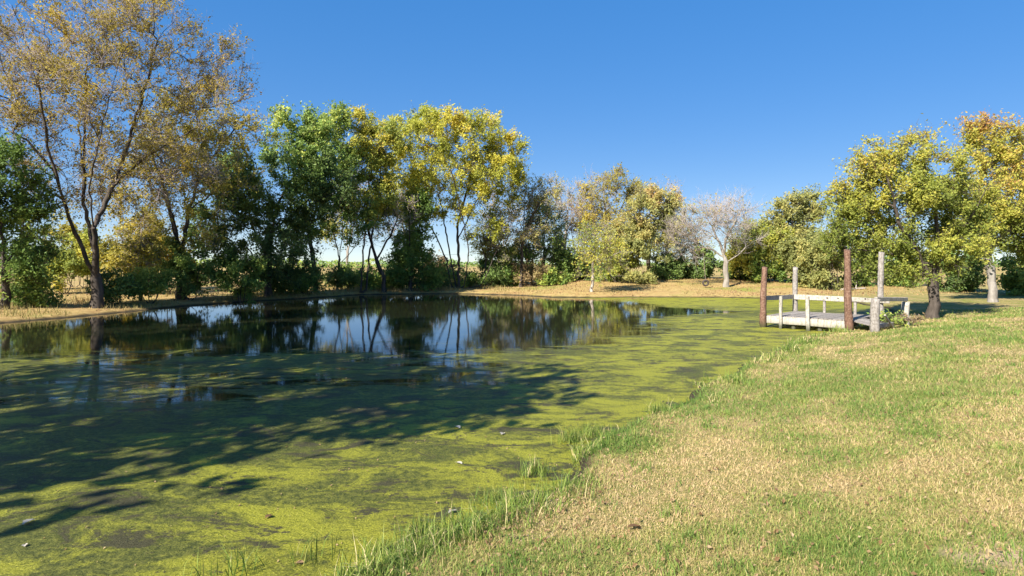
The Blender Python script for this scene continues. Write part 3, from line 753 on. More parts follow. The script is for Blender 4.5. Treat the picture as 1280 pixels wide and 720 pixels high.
    # --- shrubs
    sh = [
        ('dense dark green shrub under the gold trees', 235, 335, 42, 34, 34.5, 'leaf_dark', 15000, .11),
        ('low dark green shrub at the water left of the dense one', 188, 356, 28, 18, 32.0, 'leaf_green', 7000, .10),
        ('light green shrub at the foot of the broad dark tree', 300, 346, 28, 26, 35.5, 'leaf_green', 10000, .11),
        ('gold leaved shrub behind the tall forked tree', 160, 328, 30, 38, 38.0, 'leaf_gold', 9000, .12),
        ('yellow-green shrub left of the tall forked trunk', 80, 338, 28, 24, 37.0, 'leaf_yellowgreen', 6000, .12),
        ('dark green shrub right of the tall forked trunk', 145, 362, 22, 18, 30.5, 'leaf_dark', 6000, .10),
        ('olive bush in front of the broad dark tree', 352, 352, 30, 18, 41.0, 'leaf_dark', 8000, .12),
        ('round dark cedar bush behind the far bank', 705, 331, 18, 20, 53.0, 'leaf_dark', 8000, .13),
        ('green bush between the yellow tree and the thin dark tree', 622, 330, 20, 24, 54.0, 'leaf_green', 8000, .14),
        ('tan dry bush under the big yellow tree', 548, 338, 20, 18, 55.0, 'leaf_brown', 5000, .14),
        ('drooping yellow-green willow bush on the tan bank', 802, 318, 34, 24, 49.5, 'leaf_soft', 14000, .12),
        ('pale yellow-green bush left of the willow bush', 772, 322, 22, 20, 50.5, 'leaf_yellowgreen', 6000, .13),
        ('dark green bush behind the tire swing', 872, 328, 26, 24, 55.0, 'leaf_dark', 11000, .15),
        ('dark green bush right of the bare grey trunk', 930, 328, 24, 24, 53.0, 'leaf_dark', 11000, .14),
        ('green bush behind the left red-brown dock post', 962, 326, 26, 22, 50.0, 'leaf_green', 11000, .13),
        ('yellow-green bush behind the two left dock posts', 1005, 320, 28, 26, 47.0, 'leaf_soft', 13000, .13),
        ('yellow bush at the tan slope behind the tallest dock post', 1042, 312, 26, 30, 44.0, 'leaf_soft', 13000, .12),
        ('dark leafy bush filling the gap between the two right trees', 1195, 338, 36, 28, 40.0, 'leaf_dark', 15000, .12),
        ('green bush at the right edge behind the pale trunk', 1278, 338, 26, 34, 36.0, 'leaf_green', 12000, .12),
        ('green bush in shade behind the dock right posts', 1118, 335, 34, 16, 46.0, 'leaf_green', 8000, .13),
        ('small dark green bush under the pair of thin stems', 428, 350, 22, 12, 46.5, 'leaf_dark', 5000, .12),
        ('gold bush far back between the left edge tree and the tall forked trunk', 92, 302, 30, 32, 46.0, 'leaf_gold', 6000, .13),
        ('amber bush low behind the stems of the many-stemmed gold tree', 208, 318, 30, 30, 41.0, 'leaf_amber', 7000, .12),
        ('gold bush in the gap between the two gold trees', 178, 305, 36, 42, 43.0, 'leaf_gold', 9000, .13),
        ('yellow-green bush seen behind the tall forked trunk', 108, 318, 32, 28, 44.0, 'leaf_yellowgreen', 7000, .14),
        ('green bush behind the dark tree at the left edge', 48, 325, 34, 28, 42.0, 'leaf_green', 7000, .13),
        ('low dark bush on the bank below the left edge tree', 44, 372, 26, 14, 28.5, 'leaf_green', 5000, .10),
        ('low green bush on the bank left of the crossed trunks', 372, 352, 20, 13, 43.0, 'leaf_green', 4000, .12),
        ('low green bush right of the crossed trunks', 470, 352, 20, 10, 47.5, 'leaf_green', 4000, .12),
        ('dark low bush under the left side of the big yellow tree', 540, 350, 22, 12, 48.5, 'leaf_dark', 5000, .12),
        ('dark low bush under the right side of the big yellow tree', 608, 348, 26, 12, 51.0, 'leaf_dark', 5000, .13),
        ('olive bush left of the round dark cedar bush', 645, 330, 20, 22, 54.5, 'leaf_green', 6000, .14),
        ('dark shaded bush behind the small pale leaning tree', 732, 336, 24, 20, 54.0, 'leaf_dark', 8000, .14),
        ('dark shaded bush under the yellow-green tree with orange tip', 835, 336, 24, 18, 54.0, 'leaf_dark', 8000, .14),
        ('yellow-green bush on the slope left of the round-headed tree', 952, 322, 24, 22, 52.5, 'leaf_yellowgreen', 7000, .14),
        ('olive bush on the slope under the round-headed tree', 1022, 330, 30, 20, 46.0, 'leaf_soft', 8000, .12),
        ('dark bush low in the shade behind the tallest dock post', 1070, 326, 28, 24, 46.0, 'leaf_green', 9000, .13),
        ('low dark bush on the bank between the broad dark tree and the crossed trunks', 383, 353, 24, 10, 41.5, 'leaf_green', 5000, .11),
        ('low dark bush behind the pair of thin stems', 445, 349, 26, 12, 49.0, 'leaf_green', 5000, .12),
        ('low dark bush close left of the creeper-wrapped tree', 494, 351, 20, 10, 48.0, 'leaf_green', 4500, .12),
        ('low olive bush directly under the big yellow tree', 573, 350, 24, 11, 51.5, 'leaf_green', 4500, .12),
        ('low dark bush between big yellow tree and thin dark tree', 637, 349, 22, 12, 52.5, 'leaf_green', 4500, .13),
        ('low dark bush right of the thin dark tree', 690, 348, 24, 11, 52.0, 'leaf_green', 4500, .13),
        ('low dark bush in shade right behind the small leaning tree', 765, 342, 24, 12, 51.5, 'leaf_green', 4500, .13),
        ('brown bare bush at the bank under the thin dark tree', 662, 344, 26, 14, 52.0, 'leaf_brown', 4000, .12),
    ]
    for i, (lab, px, py, rx, ry, D, lf, nn, sz) in enumerate(sh):
        shrub(lab, 200 + i, px, py, rx, ry, D, lf, nn, sz)
    # --- trees on the left shore that stand beside the picture and shade the pond
    for i, (x, y, h) in enumerate([(-20.6, 16.5, 13.5), (-16.4, 10.8, 13.5), (-13.6, 5.8, 12.4), (-11.2, 1.2, 11.6)]):
        px = 640 + 760 * x / y if y > 1 else 0
        D = max(y, 0.5)
        side_tree(i, x, y, h)
    return r18

def side_tree(i, x, y, h):
    """built in metres: stems and crown round (x, y)"""
    s = 760.0 / 30.0                       # build it 30 m away on the axis, then set it down where it stands
    bz = float(height(np.array([0.0]), np.array([-30.0]))[0])
    f = lambda dx, z: (640 + dx * s, HZ + (EYE - z) * s)
    gz = float(height(np.array([x]), np.array([y]))[0])
    root, _, _ = build_tree('tree', ['tall gold tree on the left shore, beside the dark green one', 'tallest gold tree halfway along the left shore', 'gold tree on the left shore near the pond corner',
                             'shorter gold tree at the near left corner of the pond'][i], 'tree', 500 + i, 640, 30.0,
         [[f(0, 0.3), f(0.1, h * .2), f(-.2, h * .45), f(.2, h * .8)], [f(0.1, h * .22), f(1.6, h * .45), f(2.4, h * .65)], [f(0.1, h * .25), f(-1.8, h * .5), f(-2.5, h * .7)]],
         [(*f(0, h * .78), 2.4 * s, h * .2 * s), (*f(2.2, h * .62), 1.9 * s, h * .17 * s), (*f(-2.2, h * .64), 1.9 * s, h * .17 * s), (*f(0, h * .45), 2.6 * s, h * .13 * s)],
         group='trees along the left shore', r_base=0.25, n_t=140, twigs=4, sub=2, leaf_n=5200, leaf_size=0.25, leaf='leaf_gold', clear=0.25)
    root.location = (x, y, gz)

r18 = make_trees()

# ------------------------------------------------------------------ far woods beyond the fields
def far_woods():
    rng = np.random.default_rng(9)
    pk = Packer()
    N = 13000
    ang = rng.uniform(-0.95, 0.95, N)
    R = 330 + 60 * rng.random(N) + 60 * np.sin(ang * 5)
    x = R * np.sin(ang); y = R * np.cos(ang)
    top = 2.2 + 4.5 * fbm(ang * 40, ang * 3, 1.0, 2, 4) ** 1.5
    z = top * rng.random(N) ** 0.8 + 0.3
    Vv, Fq = leaves(np.stack([x, y, z], -1), 1.1, rng, slim=.8)
    t = np.clip(0.5 * vnoise(ang * 60, z * .2, 1, 4) + .4 * rng.random(N), 0, 1)
    pk.add(Vv, Fq, 0, False, np.repeat(t, 4))
    tag(link('far_woods', pk.mesh('far_woods'), [M['leaf_green']]), 'low line of far woods on the horizon behind the fields', 'woods', kind='stuff')
far_woods()

# ------------------------------------------------------------------ grass
def blades(x, y, z, L, w, lean, rng, segs=2):
    n = len(x)
    a = rng.uniform(0, 2 * math.pi, n)
    sd = np.stack([np.cos(a), np.sin(a), np.zeros(n)], -1)
    b = a + rng.normal(size=n) * 0.9 + math.pi / 2
    fw = np.stack([np.cos(b), np.sin(b), np.zeros(n)], -1)
    p = np.stack([x, y, z - 0.006], -1)
    up = np.array([0, 0, 1.0])
    l1 = lean * 0.45; l2 = lean
    m = p + (up * np.cos(l1)[:, None] + fw * np.sin(l1)[:, None]) * (L * .5)[:, None]
    t = m + (up * np.cos(l2 * 1.25)[:, None] + fw * np.sin(l2 * 1.25)[:, None]) * (L * .5)[:, None]
    w = w[:, None]
    if segs == 1:
        Vv = np.stack([p - sd * w * .5, p + sd * w * .5, t], 1).reshape(-1, 3)
        return Vv, np.arange(3 * n).reshape(n, 3), None
    Vv = np.stack([p - sd * w * .5, p + sd * w * .5, m + sd * w * .42, m - sd * w * .42, t], 1).reshape(-1, 3)
    b0 = np.arange(n)[:, None] * 5
    return Vv, b0 + np.array([0, 1, 2, 3]), b0 + np.array([3, 2, 4])

def lawn_dry(x, y):
    return np.clip(0.42 + 0.26 * np.exp(-((x - .9) / 1.6) ** 2 - ((y - 4.6) / 1.9) ** 2) + 1.5 * (0.55 * (fbm(x, y, 2.1, 61, 4) - .5) + 0.45 * (fbm(x, y, 0.7, 63, 3) - .5)) * 2.1, 0, 1)

HOLLOWS = [(-.33, 3.78, .20), (-.12, 4.0, .13), (0.05, 4.75, .16), (.35, 5.5, .12)]
def hollow(x, y):
    return np.min([np.hypot(x - a, (y - b) * 1.3) / r for a, b, r in HOLLOWS], axis=0) + (vnoise(x, y, .09, 33) - .5) * .9
def grass():
    rng = np.random.default_rng(5)
    pk = Packer()
    # density falls off with the distance from where one stands; the blades get coarser with it
    N = 470000
    D = 2.5 * (27 / 2.5) ** rng.random(N)
    u = rng.uniform(-0.66, 1.06, N)
    x = u * D; y = D + rng.normal(size=N) * .02
    d = shore(x, y)
    keep = (d > 0.03) & (y < 27) & (hollow(x, y) + .5 * (rng.random(N) - .5) > .95) & (np.hypot(x - 2.95, y - 3.55) + .5 * (vnoise(x, y, .3, 4) - .5) + .35 * (rng.random(N) - .5) > 0.24)
    x, y, d, D = x[keep], y[keep], d[keep], D[keep]
    z = height(x, y, d)
    n = len(x)
    dry = lawn_dry(x, y)
    edge = sstep(1.1, 0.1, d)
    edge = edge * sstep(.40, .66, fbm(x, y, .9, 66, 3))
    t = np.clip(0.12 + 0.76 * dry + rng.normal(size=n) * 0.23 - 0.45 * edge, 0, 1)
    L = (0.035 + 0.045 * rng.random(n)) * (1 + 0.5 * edge) * (1.15 - 0.35 * dry) * np.clip(0.85 + D * 0.02, .8, 1.3)
    lean = np.clip(rng.normal(0.92 + 0.35 * dry, 0.36, n), 0.05, 1.7)
    w = np.maximum(0.0045, 0.00105 * D) * rng.uniform(.7, 1.3, n)
    nr = D < 7.5
    Vv, Fa, Fb = blades(x[nr], y[nr], z[nr], L[nr], w[nr], lean[nr], rng, 2)
    pk.V.append(Vv); pk.T.append(np.repeat(t[nr], 5)); pk.F += [Fa + pk.n, Fb + pk.n]; pk.mi += [0, 0]; pk.sm += [False, False]; pk.n += len(Vv)
    Vv, Fa, _ = blades(x[~nr], y[~nr], z[~nr], L[~nr] * 1.1, w[~nr] * 1.2, lean[~nr], rng, 1)
    pk.add(Vv, Fa, 0, False, np.repeat(t[~nr], 3))
    # tufts of longer grass and flat weeds dotted over the lawn
    k = 420
    D = 3.0 * (16 / 3.0) ** rng.random(k); x0 = rng.uniform(-.2, .95, k) * D; y0 = D
    d0 = shore(x0, y0); ok = (d0 > .5) & (fbm(x0, y0, 1.6, 67, 3) < .56); x0, y0 = x0[ok], y0[ok]
    m = 26; sz = rng.uniform(.03, .11, len(x0))
    x = (x0[:, None] + rng.normal(size=(len(x0), m)) * sz[:, None]).ravel(); y = (y0[:, None] + rng.normal(size=(len(x0), m)) * sz[:, None]).ravel()
    ts = np.repeat(np.clip(rng.normal(.14, .12, len(x0)), 0, 1), m) + rng.normal(size=len(x)) * .08
    Vv, Fa, Fb = blades(x, y, height(x, y), rng.uniform(.05, .125, len(x)), np.maximum(.006, .0011 * y) * rng.uniform(.7, 1.8, len(x)), np.clip(rng.normal(.7, .35, len(x)), .05, 1.5), rng, 2)
    pk.V.append(Vv); pk.T.append(np.repeat(np.clip(ts, 0, 1), 5)); pk.F += [Fa + pk.n, Fb + pk.n]; pk.mi += [0, 0]; pk.sm += [False, False]; pk.n += len(Vv)
    tag(link('lawn_grass', pk.mesh('lawn_grass'), [M['grass']]), 'mown grass of the sloping lawn, patches of straw among green', 'grass', kind='stuff')

    # longer grass along the water's edge, in tussocks
    pk = Packer()
    P = np.array(POND); seg = range(2, 18)
    xs, ys = [], []
    for i in seg:
        a, b = P[i], P[i + 1]
        L = np.linalg.norm(b - a)
        mid = (a + b) / 2
        near = max(mid[1], 3.0)
        m = int(L * min(5200, 20000 / near))
        f = rng.random(m)
        q = a + (b - a) * f[:, None]
        nrm = np.array([b[1] - a[1], -(b[0] - a[0])]) / L
        q = q + nrm * rng.normal(0.12, 0.30, m)[:, None]
        xs.append(q[:, 0]); ys.append(q[:, 1])
    x = np.concatenate(xs); y = np.concatenate(ys)
    d = shore(x, y)
    tus = fbm(x, y, 0.75, 71, 3)
    keep = (d > -0.14) & (hollow(x, y) > .9) & (rng.random(len(x)) < sstep(0.50, 0.70, tus) * 0.6 + 0.03) & (d < 0.9)
    x, y, d, tus = x[keep], y[keep], d[keep], tus[keep]
    n = len(x); z = np.maximum(height(x, y, d), -0.02)
    L = (0.05 + 0.19 * rng.random(n) ** 2.2) * (0.5 + 1.0 * sstep(.45, .7, tus)) * np.clip(1.1 - np.abs(d - .15) * .5, .5, 1.1)
    w = np.maximum(0.006, 0.00095 * y) * rng.uniform(.7, 1.3, n)
    t = np.clip(0.02 + 0.75 * rng.random(n) + 0.6 * (vnoise(x, y, .9, 81) - .5) + (rng.random(n) < .28) * .5, 0, 1)
    Vv, Fa, Fb = blades(x, y, z, L, w, np.clip(rng.normal(.95, .42, n), .03, 1.75), rng, 2)
    pk.V.append(Vv); pk.T.append(np.repeat(t, 5)); pk.F += [Fa, Fb]; pk.mi += [0, 0]; pk.sm += [False, False]; pk.n += len(Vv)
    # a few tussocks of long blades, some standing in the algae
    for (cx, cy, k, ll) in ((-1.98, 4.42, 46, .30), (-1.55, 4.62, 40, .26), (-0.75, 5.05, 160, .20), (-1.0, 4.7, 150, .18), (0.25, 6.5, 180, .22), (0.75, 7.7, 200, .24), (1.0, 8.0, 160, .22),
                            (2.2, 9.2, 170, .2), (-0.2, 5.75, 110, .20), (-2.3, 4.25, 26, .2)):
        x = cx + rng.normal(size=k) * .09; y = cy + rng.normal(size=k) * .07
        z = np.maximum(height(x, y), -0.02)
        Vv, Fa, Fb = blades(x, y, z, ll * rng.uniform(.5, 1.2, k), np.full(k, .006), np.clip(rng.normal(.55, .35, k), .02, 1.4), rng, 2)
        t = np.clip(0.3 + .35 * rng.normal(size=k), 0, 1)
        pk.V.append(Vv); pk.T.append(np.repeat(t, 5)); pk.F += [Fa + pk.n, Fb + pk.n]; pk.mi += [0, 0]; pk.sm += [False, False]; pk.n += len(Vv)
    tag(link('bank_grass', pk.mesh('bank_grass'), [M['tuft']]), 'longer lush green grass in tussocks along the near water edge', 'grass', kind='stuff')

    # dry grass and weeds on the far bank
    pk = Packer()
    N = 130000
    x = rng.uniform(-34, 32, N); y = rng.uniform(22, 62, N)
    d = shore(x, y)
    clump = fbm(x, y, 2.2, 91, 3)
    leftside = sstep(4, -4, x)
    keep = (d > 0.1) & (d < 16) & (y > np.where(x > 10, 38, 20)) & (rng.random(N) < sstep(.35, .6, clump) * (0.6 + .4 * leftside) * np.where(d < 2.2, 1.0, .6))
    x, y, d, leftside, clump = x[keep], y[keep], d[keep], leftside[keep], clump[keep]
    n = len(x); z = height(x, y, d)
    L = (0.09 + leftside * 0.38 * rng.random(n) * sstep(.4, .65, clump)) * (0.55 + 0.6 * sstep(0.2, 1.5, d)) + .05
    t = np.clip(.15 + .55 * vnoise(x, y, 3, 95) + .35 * rng.random(n) + .2 * (1 - leftside), 0, 1)
    Vv, Fa, _ = blades(x, y, z, L, np.maximum(.03, .0011 * y) * rng.uniform(.6, 1.3, n), np.clip(rng.normal(.5, .3, n), .02, 1.3), rng, 1)
    pk.add(Vv, Fa, 0, False, np.repeat(t, 3))
    tag(link('far_bank_grass', pk.mesh('far_bank_grass'), [M['weed']]), 'dry tan grass and weeds on the far bank under the trees', 'grass', kind='stuff')
grass()

# ------------------------------------------------------------------ the dock
def wood_mat(name, c1, c2, c3):
    m, t, n, l, out = new_mat(name)
    tc = n.new('ShaderNodeTexCoord'); oi = n.new('ShaderNodeObjectInfo')
    mp = n.new('ShaderNodeMapping'); mp.inputs['Scale'].default_value = (2.5, 2.5, 2.5)
    l.new(tc.outputs['Object'], mp.inputs[0]); l.new(oi.outputs['Random'], mp.inputs['Location'])
    w = n.new('ShaderNodeTexNoise'); w.inputs['Scale'].default_value = 7; w.inputs['Detail'].default_value = 7; w.inputs['Roughness'].default_value = .7
    l.new(mp.outputs[0], w.inputs['Vector'])
    r = ramp(n, [(0.3, c1), (0.5, c2), (0.72, c3)]); l.new(w.outputs[0], r.inputs[0])
    hs = n.new('ShaderNodeHueSaturation'); l.new(r.outputs[0], hs.inputs['Color'])
    mr = n.new('ShaderNodeMapRange'); mr.inputs['To Min'].default_value = .8; mr.inputs['To Max'].default_value = 1.12; l.new(oi.outputs['Random'], mr.inputs[0]); l.new(mr.outputs[0], hs.inputs['Value'])
    p = n.new('ShaderNodeBsdfPrincipled'); p.inputs['Roughness'].default_value = .85; p.inputs['Specular IOR Level'].default_value = .2
    b = n.new('ShaderNodeBump'); b.inputs['Strength'].default_value = .6; b.inputs['Distance'].default_value = .01
    l.new(w.outputs[0], b.inputs['Height']); l.new(b.outputs[0], p.inputs['Normal'])
    # weed and damp stain near the water line, and dark streaks down the grain
    ge = n.new('ShaderNodeNewGeometry'); sx = n.new('ShaderNodeSeparateXYZ'); l.new(ge.outputs['Position'], sx.inputs[0])
    za = n.new('ShaderNodeMath'); za.operation = 'MULTIPLY_ADD'; za.inputs[1].default_value = -.5; l.new(w.outputs[0], za.inputs[0]); l.new(sx.outputs[2], za.inputs[2])
    zr = n.new('ShaderNodeMapRange'); zr.inputs['From Min'].default_value = -.18; zr.inputs['From Max'].default_value = .02; zr.inputs['To Min'].default_value = .85; zr.inputs['To Max'].default_value = 0
    l.new(za.outputs[0], zr.inputs[0])
    mx = n.new('ShaderNodeMix'); mx.data_type = 'RGBA'; l.new(zr.outputs[0], mx.inputs[0]); l.new(hs.outputs[0], mx.inputs[6]); mx.inputs[7].default_value = (.05, .055, .022, 1)
    m2 = n.new('ShaderNodeMapping'); m2.inputs['Scale'].default_value = (9, 9, .7); l.new(ge.outputs['Position'], m2.inputs[0])
    w2 = n.new('ShaderNodeTexNoise'); w2.inputs['Scale'].default_value = 3; w2.inputs['Detail'].default_value = 5; l.new(m2.outputs[0], w2.inputs['Vector'])
    r2 = ramp(n, [(.38, (.45, .42, .40)), (.52, (1, 1, 1))]); l.new(w2.outputs[0], r2.inputs[0])
    m3 = n.new('ShaderNodeMix'); m3.data_type = 'RGBA'; m3.blend_type = 'MULTIPLY'; m3.inputs[0].default_value = .55; l.new(mx.outputs[2], m3.inputs[6]); l.new(r2.outputs[0], m3.inputs[7])
    l.new(m3.outputs[2], p.inputs['Base Color']); l.new(p.outputs[0], out.inputs[0])
    return m
M['grey_wood'] = wood_mat('weathered_grey_wood', (0.13, 0.11, 0.09), (0.29, 0.26, 0.23), (0.42, 0.39, 0.355))
M['white_wood'] = wood_mat('bleached_wood', (0.18, 0.155, 0.12), (0.40, 0.365, 0.305), (0.54, 0.505, 0.44))
M['red_wood'] = wood_mat('red_cedar_wood', (0.07, 0.042, 0.03), (0.18, 0.10, 0.067), (0.34, 0.23, 0.165))

def board(name, p, q, w, t, mat, root, side=None, rng=random, jit=0.006, label=None):
    """a sawn board from p to q: w across (side direction), t thick, corners worn"""
    p, q = Vector(p), Vector(q)
    ax = (q - p).normalized()
    sd = Vector(side) if side is not None else Vector((0, 0, 1)).cross(ax)
    sd = (sd - ax * sd.dot(ax)).normalized(); up = ax.cross(sd)
    bm = bmesh.new()
    rings = []
    L = (q - p).length; ns = max(2, int(L / .35))
    for i in range(ns + 1):
        c = p + (q - p) * i / ns + sd * rng.uniform(-jit, jit) + up * rng.uniform(-jit, jit) * .6
        ch = min(w, t) * .16
        prof = [(-w / 2 + ch, -t / 2), (w / 2 - ch, -t / 2), (w / 2, -t / 2 + ch), (w / 2, t / 2 - ch), (w / 2 - ch, t / 2), (-w / 2 + ch, t / 2), (-w / 2, t / 2 - ch), (-w / 2, -t / 2 + ch)]
        rings.append([bm.verts.new(c + sd * a + up * b - root.location) for a, b in prof])
    for a, b in zip(rings[:-1], rings[1:]):
        for k in range(8): bm.faces.new((a[k], a[(k + 1) % 8], b[(k + 1) % 8], b[k]))
    bm.faces.new(rings[0][::-1]); bm.faces.new(rings[-1])
    bmesh.ops.recalc_face_normals(bm, faces=bm.faces[:])
    me = bpy.data.meshes.new(name); bm.to_mesh(me); bm.free()
    o = link(name, me, M[mat] if isinstance(mat, str) else mat, root)
    if label: o['label'] = label
    return o

def post(name, p, top, r0, r1, mat, root, rng, label=None, sides=10, knots=0.09, slant=0.25):
    p, top = Vector(p), Vector(top)
    bm = bmesh.new(); rings = []
    n = max(6, int((top - p).length / .12))
    ax = (top - p).normalized(); u = ax.cross(Vector((0.3, 1, 0.1))).normalized(); w = ax.cross(u)
    ph = [rng.uniform(-1, 1) for _ in range(sides)]
    lump = [rng.uniform(-.10, .12) for _ in range(n + 1)]
    for i in range(n + 1):
        f = i / n
        r = r0 + (r1 - r0) * f
        c = p.lerp(top, f) + u * math.sin(f * 5 + r0 * 40) * r * .12
        ring = []
        for k in range(sides):
            a = 2 * math.pi * k / sides
            rr = r * (1 + knots * ph[k] + rng.uniform(-.06, .06) + lump[i] * (.5 + .5 * math.cos(a - i)))
            v = c + (u * math.cos(a) + w * math.sin(a)) * rr
            if i == n: v = v + ax * (slant * r * math.cos(a + 1) + rng.uniform(-.01, .01))
            ring.append(bm.verts.new(v - root.location))
        rings.append(ring)
    for a, b in zip(rings[:-1], rings[1:]):
        for k in range(sides):
            f = bm.faces.new((a[k], a[(k + 1) % sides], b[(k + 1) % sides], b[k])); f.smooth = True
    bm.faces.new(rings[-1]); bm.faces.new(rings[0][::-1])
    bmesh.ops.recalc_face_normals(bm, faces=bm.faces[:])
    me = bpy.data.meshes.new(name); bm.to_mesh(me); bm.free()
    o = link(name, me, M[mat], root)
    if label: o['label'] = label
    return o

def dock():
    rng = random.Random(4)
    A = Vector((8.95, 21.7, 0)); a = Vector((.7071, -.7071, 0)); b = Vector((.7071, .7071, 0))
    Ln, Wd = 2.85, 2.8
    gz = lambda v: float(height(np.array([v.x]), np.array([v.y]))[0])
    ctr = A + a * Ln / 2 + b * Wd / 2
    root = empty('wooden_dock', (ctr.x, ctr.y, 0))
    bpy.context.view_layer.update()
    tag(root, 'weathered wooden dock with rails and four tall posts at the pond edge', 'dock')
    up = Vector((0, 0, 1))
    B = Vector((11.0, 23.65, 0)); C = Vector((10.93, 19.68, 0)); Dp = Vector((13.02, 21.55, 0)); E = Vector((11.0, 18.4, 0)); Fp = Vector((13.2, 20.4, 0))
    post('tall_post', A - up * .5, A + up * 2.13 + Vector((.06, 0, 0)), .128, .095, 'red_wood', root, rng, 'red-brown bark post at the outer front corner, split at its foot')
    post('tall_post', B - up * .5, B + up * 2.12 + Vector((.03, 0, 0)), .10, .092, 'grey_wood', root, rng, 'plain grey post at the outer back corner')
    post('tall_post', C - up * .3, C + up * 2.70 + Vector((-.09, 0, 0)), .138, .095, 'red_wood', root, rng, 'thickest red-brown post, leaning and tallest, at the bank')
    post('tall_post', Dp - up * .3, Dp + up * 2.66 + Vector((.08, 0, 0)), .10, .095, 'grey_wood', root, rng, 'grey post at the back of the bank end')
    zt = 0.43
    n = 19
    for i in range(n):                                                # deck planks lie across
        o = A + a * (0.12 + (Ln - 0.1) * (i + .5) / n) + up * (zt - .02 + rng.uniform(-.006, .006))
        board('plank', o + b * (0.06 + rng.uniform(-.03, .03)), o + b * (Wd - .06 + rng.uniform(-.03, .05)), (Ln - .1) / n - .014, .036, 'grey_wood', root, rng=rng, jit=.003)
    # rim boards, joists and blocks under the deck
    board('rim_board', A + a * .15 - b * .012 + up * .285, A + a * (Ln - .05) - b * .012 + up * .265, .25, .04, 'white_wood', root, side=up, rng=rng)
    board('rim_board', A - a * .0 + b * .14 + up * .28, A + b * (Wd - .1) + up * .28, .22, .04, 'grey_wood', root, side=up, rng=rng)
    board('rim_board', A + a * .15 + b * (Wd + .012) + up * .28, A + a * (Ln - .05) + b * (Wd + .012) + up * .28, .22, .04, 'grey_wood', root, side=up, rng=rng)
    for f in (.3, .62, .93):
        board('joist', A + a * .2 + b * Wd * f + up * .29, A + a * Ln + b * Wd * f + up * .29, .20, .05, 'grey_wood', root, side=up, rng=rng)
    for f in (.36, .66, .9):
        board('deck_block', A + a * Ln * f + b * .12 - up * .3, A + a * Ln * f + b * .12 + up * .15, .13, .13, 'grey_wood', root, side=b, rng=rng)
    # thin front rail posts
    p = A + a * .66 - b * .09
    board('rail_post', p - up * .45, p + up * 1.13 + a * .01, .10, .075, 'white_wood', root, side=a, rng=rng)
    p = A + a * 1.58 - b * .09
    board('rail_post', p - up * .45, p + up * 1.16 - a * .03, .115, .075, 'white_wood', root, side=a, rng=rng)
    # rails
    board('rail', A + b * .12 + up * 1.02, B - b * .08 + up * .98, .17, .045, 'white_wood', root, side=up, rng=rng, label='bleached rail on the pond end')
    mid = B + (Dp - B) * .62
    board('rail', B + a * .03 - b * .12 + up * .98, mid - b * .12 + up * .965, .19, .045, 'white_wood', root, side=up, rng=rng, label='bleached back rail with knot holes')
    board('rail', mid + a * .03 - b * .12 + up * .965, Dp + a * .35 - b * .12 + up * .95, .16, .045, 'white_wood', root, side=up, rng=rng, label='bleached back rail near the bank')
    for f, k in ((.42, .0), (.55, 1.), (.86, 2.)):                    # knot holes and bolts
        o = B + (Dp - B) * f - b * .146 + up * (.985 + .01 * k)
        post('knot', o, o - b * .012, .03, .024, 'bark_dark', root, rng, sides=7, slant=0)
    # middle back posts carry the rail
    p = B + (Dp - B) * .38 - b * .06
    board('rail_post', p - up * .1, p + up * 1.02, .09, .07, 'grey_wood', root, side=a, rng=rng)
    p = B + (Dp - B) * .74 - b * .06
    board('rail_post', p - up * .1, p + up * 1.0, .09, .07, 'grey_wood', root, side=a, rng=rng)
    # the bank end
    gE, gF = gz(E), gz(Fp)
    post('rail_post', E + up * (gE - .3), E + up * 1.2, .135, .125, 'grey_wood', root, rng, 'thick grey post at the bank end', slant=.1)
    post('rail_post', Fp + up * (gF - .3), Fp + up * .98, .125, .115, 'white_wood', root, rng, 'short thick bleached post at the bank end', slant=.1)
    board('rail', E + b * .05 + up * 1.185 + a * .0, Fp + b * .15 + up * 1.06, .13, .09, 'white_wood', root, side=up, rng=rng, label='squared rail across the bank end')
    board('rail', E + b * .15 + up * (gE + .16), Fp - b * .05 + up * (gF + .16), .12, .08, 'grey_wood', root, side=up, rng=rng, label='low grey rail near the ground')
    board('brace', E + b * .55 + a * .12 + up * (gE + .5), E + b * 1.4 + a * .15 + up * (gE + .05), .06, .05, 'white_wood', root, side=up, rng=rng)
    board('ramp_board', C + b * .35 + a * .05 + up * .40, E + b * .5 + up * (gE + .12), .3, .04, 'grey_wood', root, rng=rng)
    board('ramp_board', C + b * .75 + a * .05 + up * .40, E + b * .95 + up * (gE + .10), .3, .04, 'grey_wood', root, rng=rng)
    board('ramp_board', C + b * 1.2 + a * .05 + up * .40, E + b * 1.4 + up * (gE + .12), .28, .04, 'grey_wood', root, rng=rng)
dock()

def at_shrub(label, seed, x, y, r, h, leaf, n, size, **k):
    px = 640 + 760 * x / y
    gz = float(height(np.array([x]), np.array([y]))[0])
    py = HZ + (EYE - gz - h * .5) * 760 / y
    shrub(label, seed, px, py, r * 760 / y, h * .5 * 760 / y, y, leaf, n, size, r_base=.012, twig_len=.22, n_t=26, spread=.06, tw_r=.004, **k)
at_shrub('leafy vine tangle inside the rails at the bank end of the dock', 303, 12.2, 19.75, .5, .5, 'leaf_green', 800, .06, name='weed_clump', group='weeds at the dock')
at_shrub('brown dry brush lying by the short bleached dock post', 304, 12.75, 19.45, .4, .2, 'leaf_brown', 500, .05, name='weed_clump', group='weeds at the dock', twig='twig_tan')

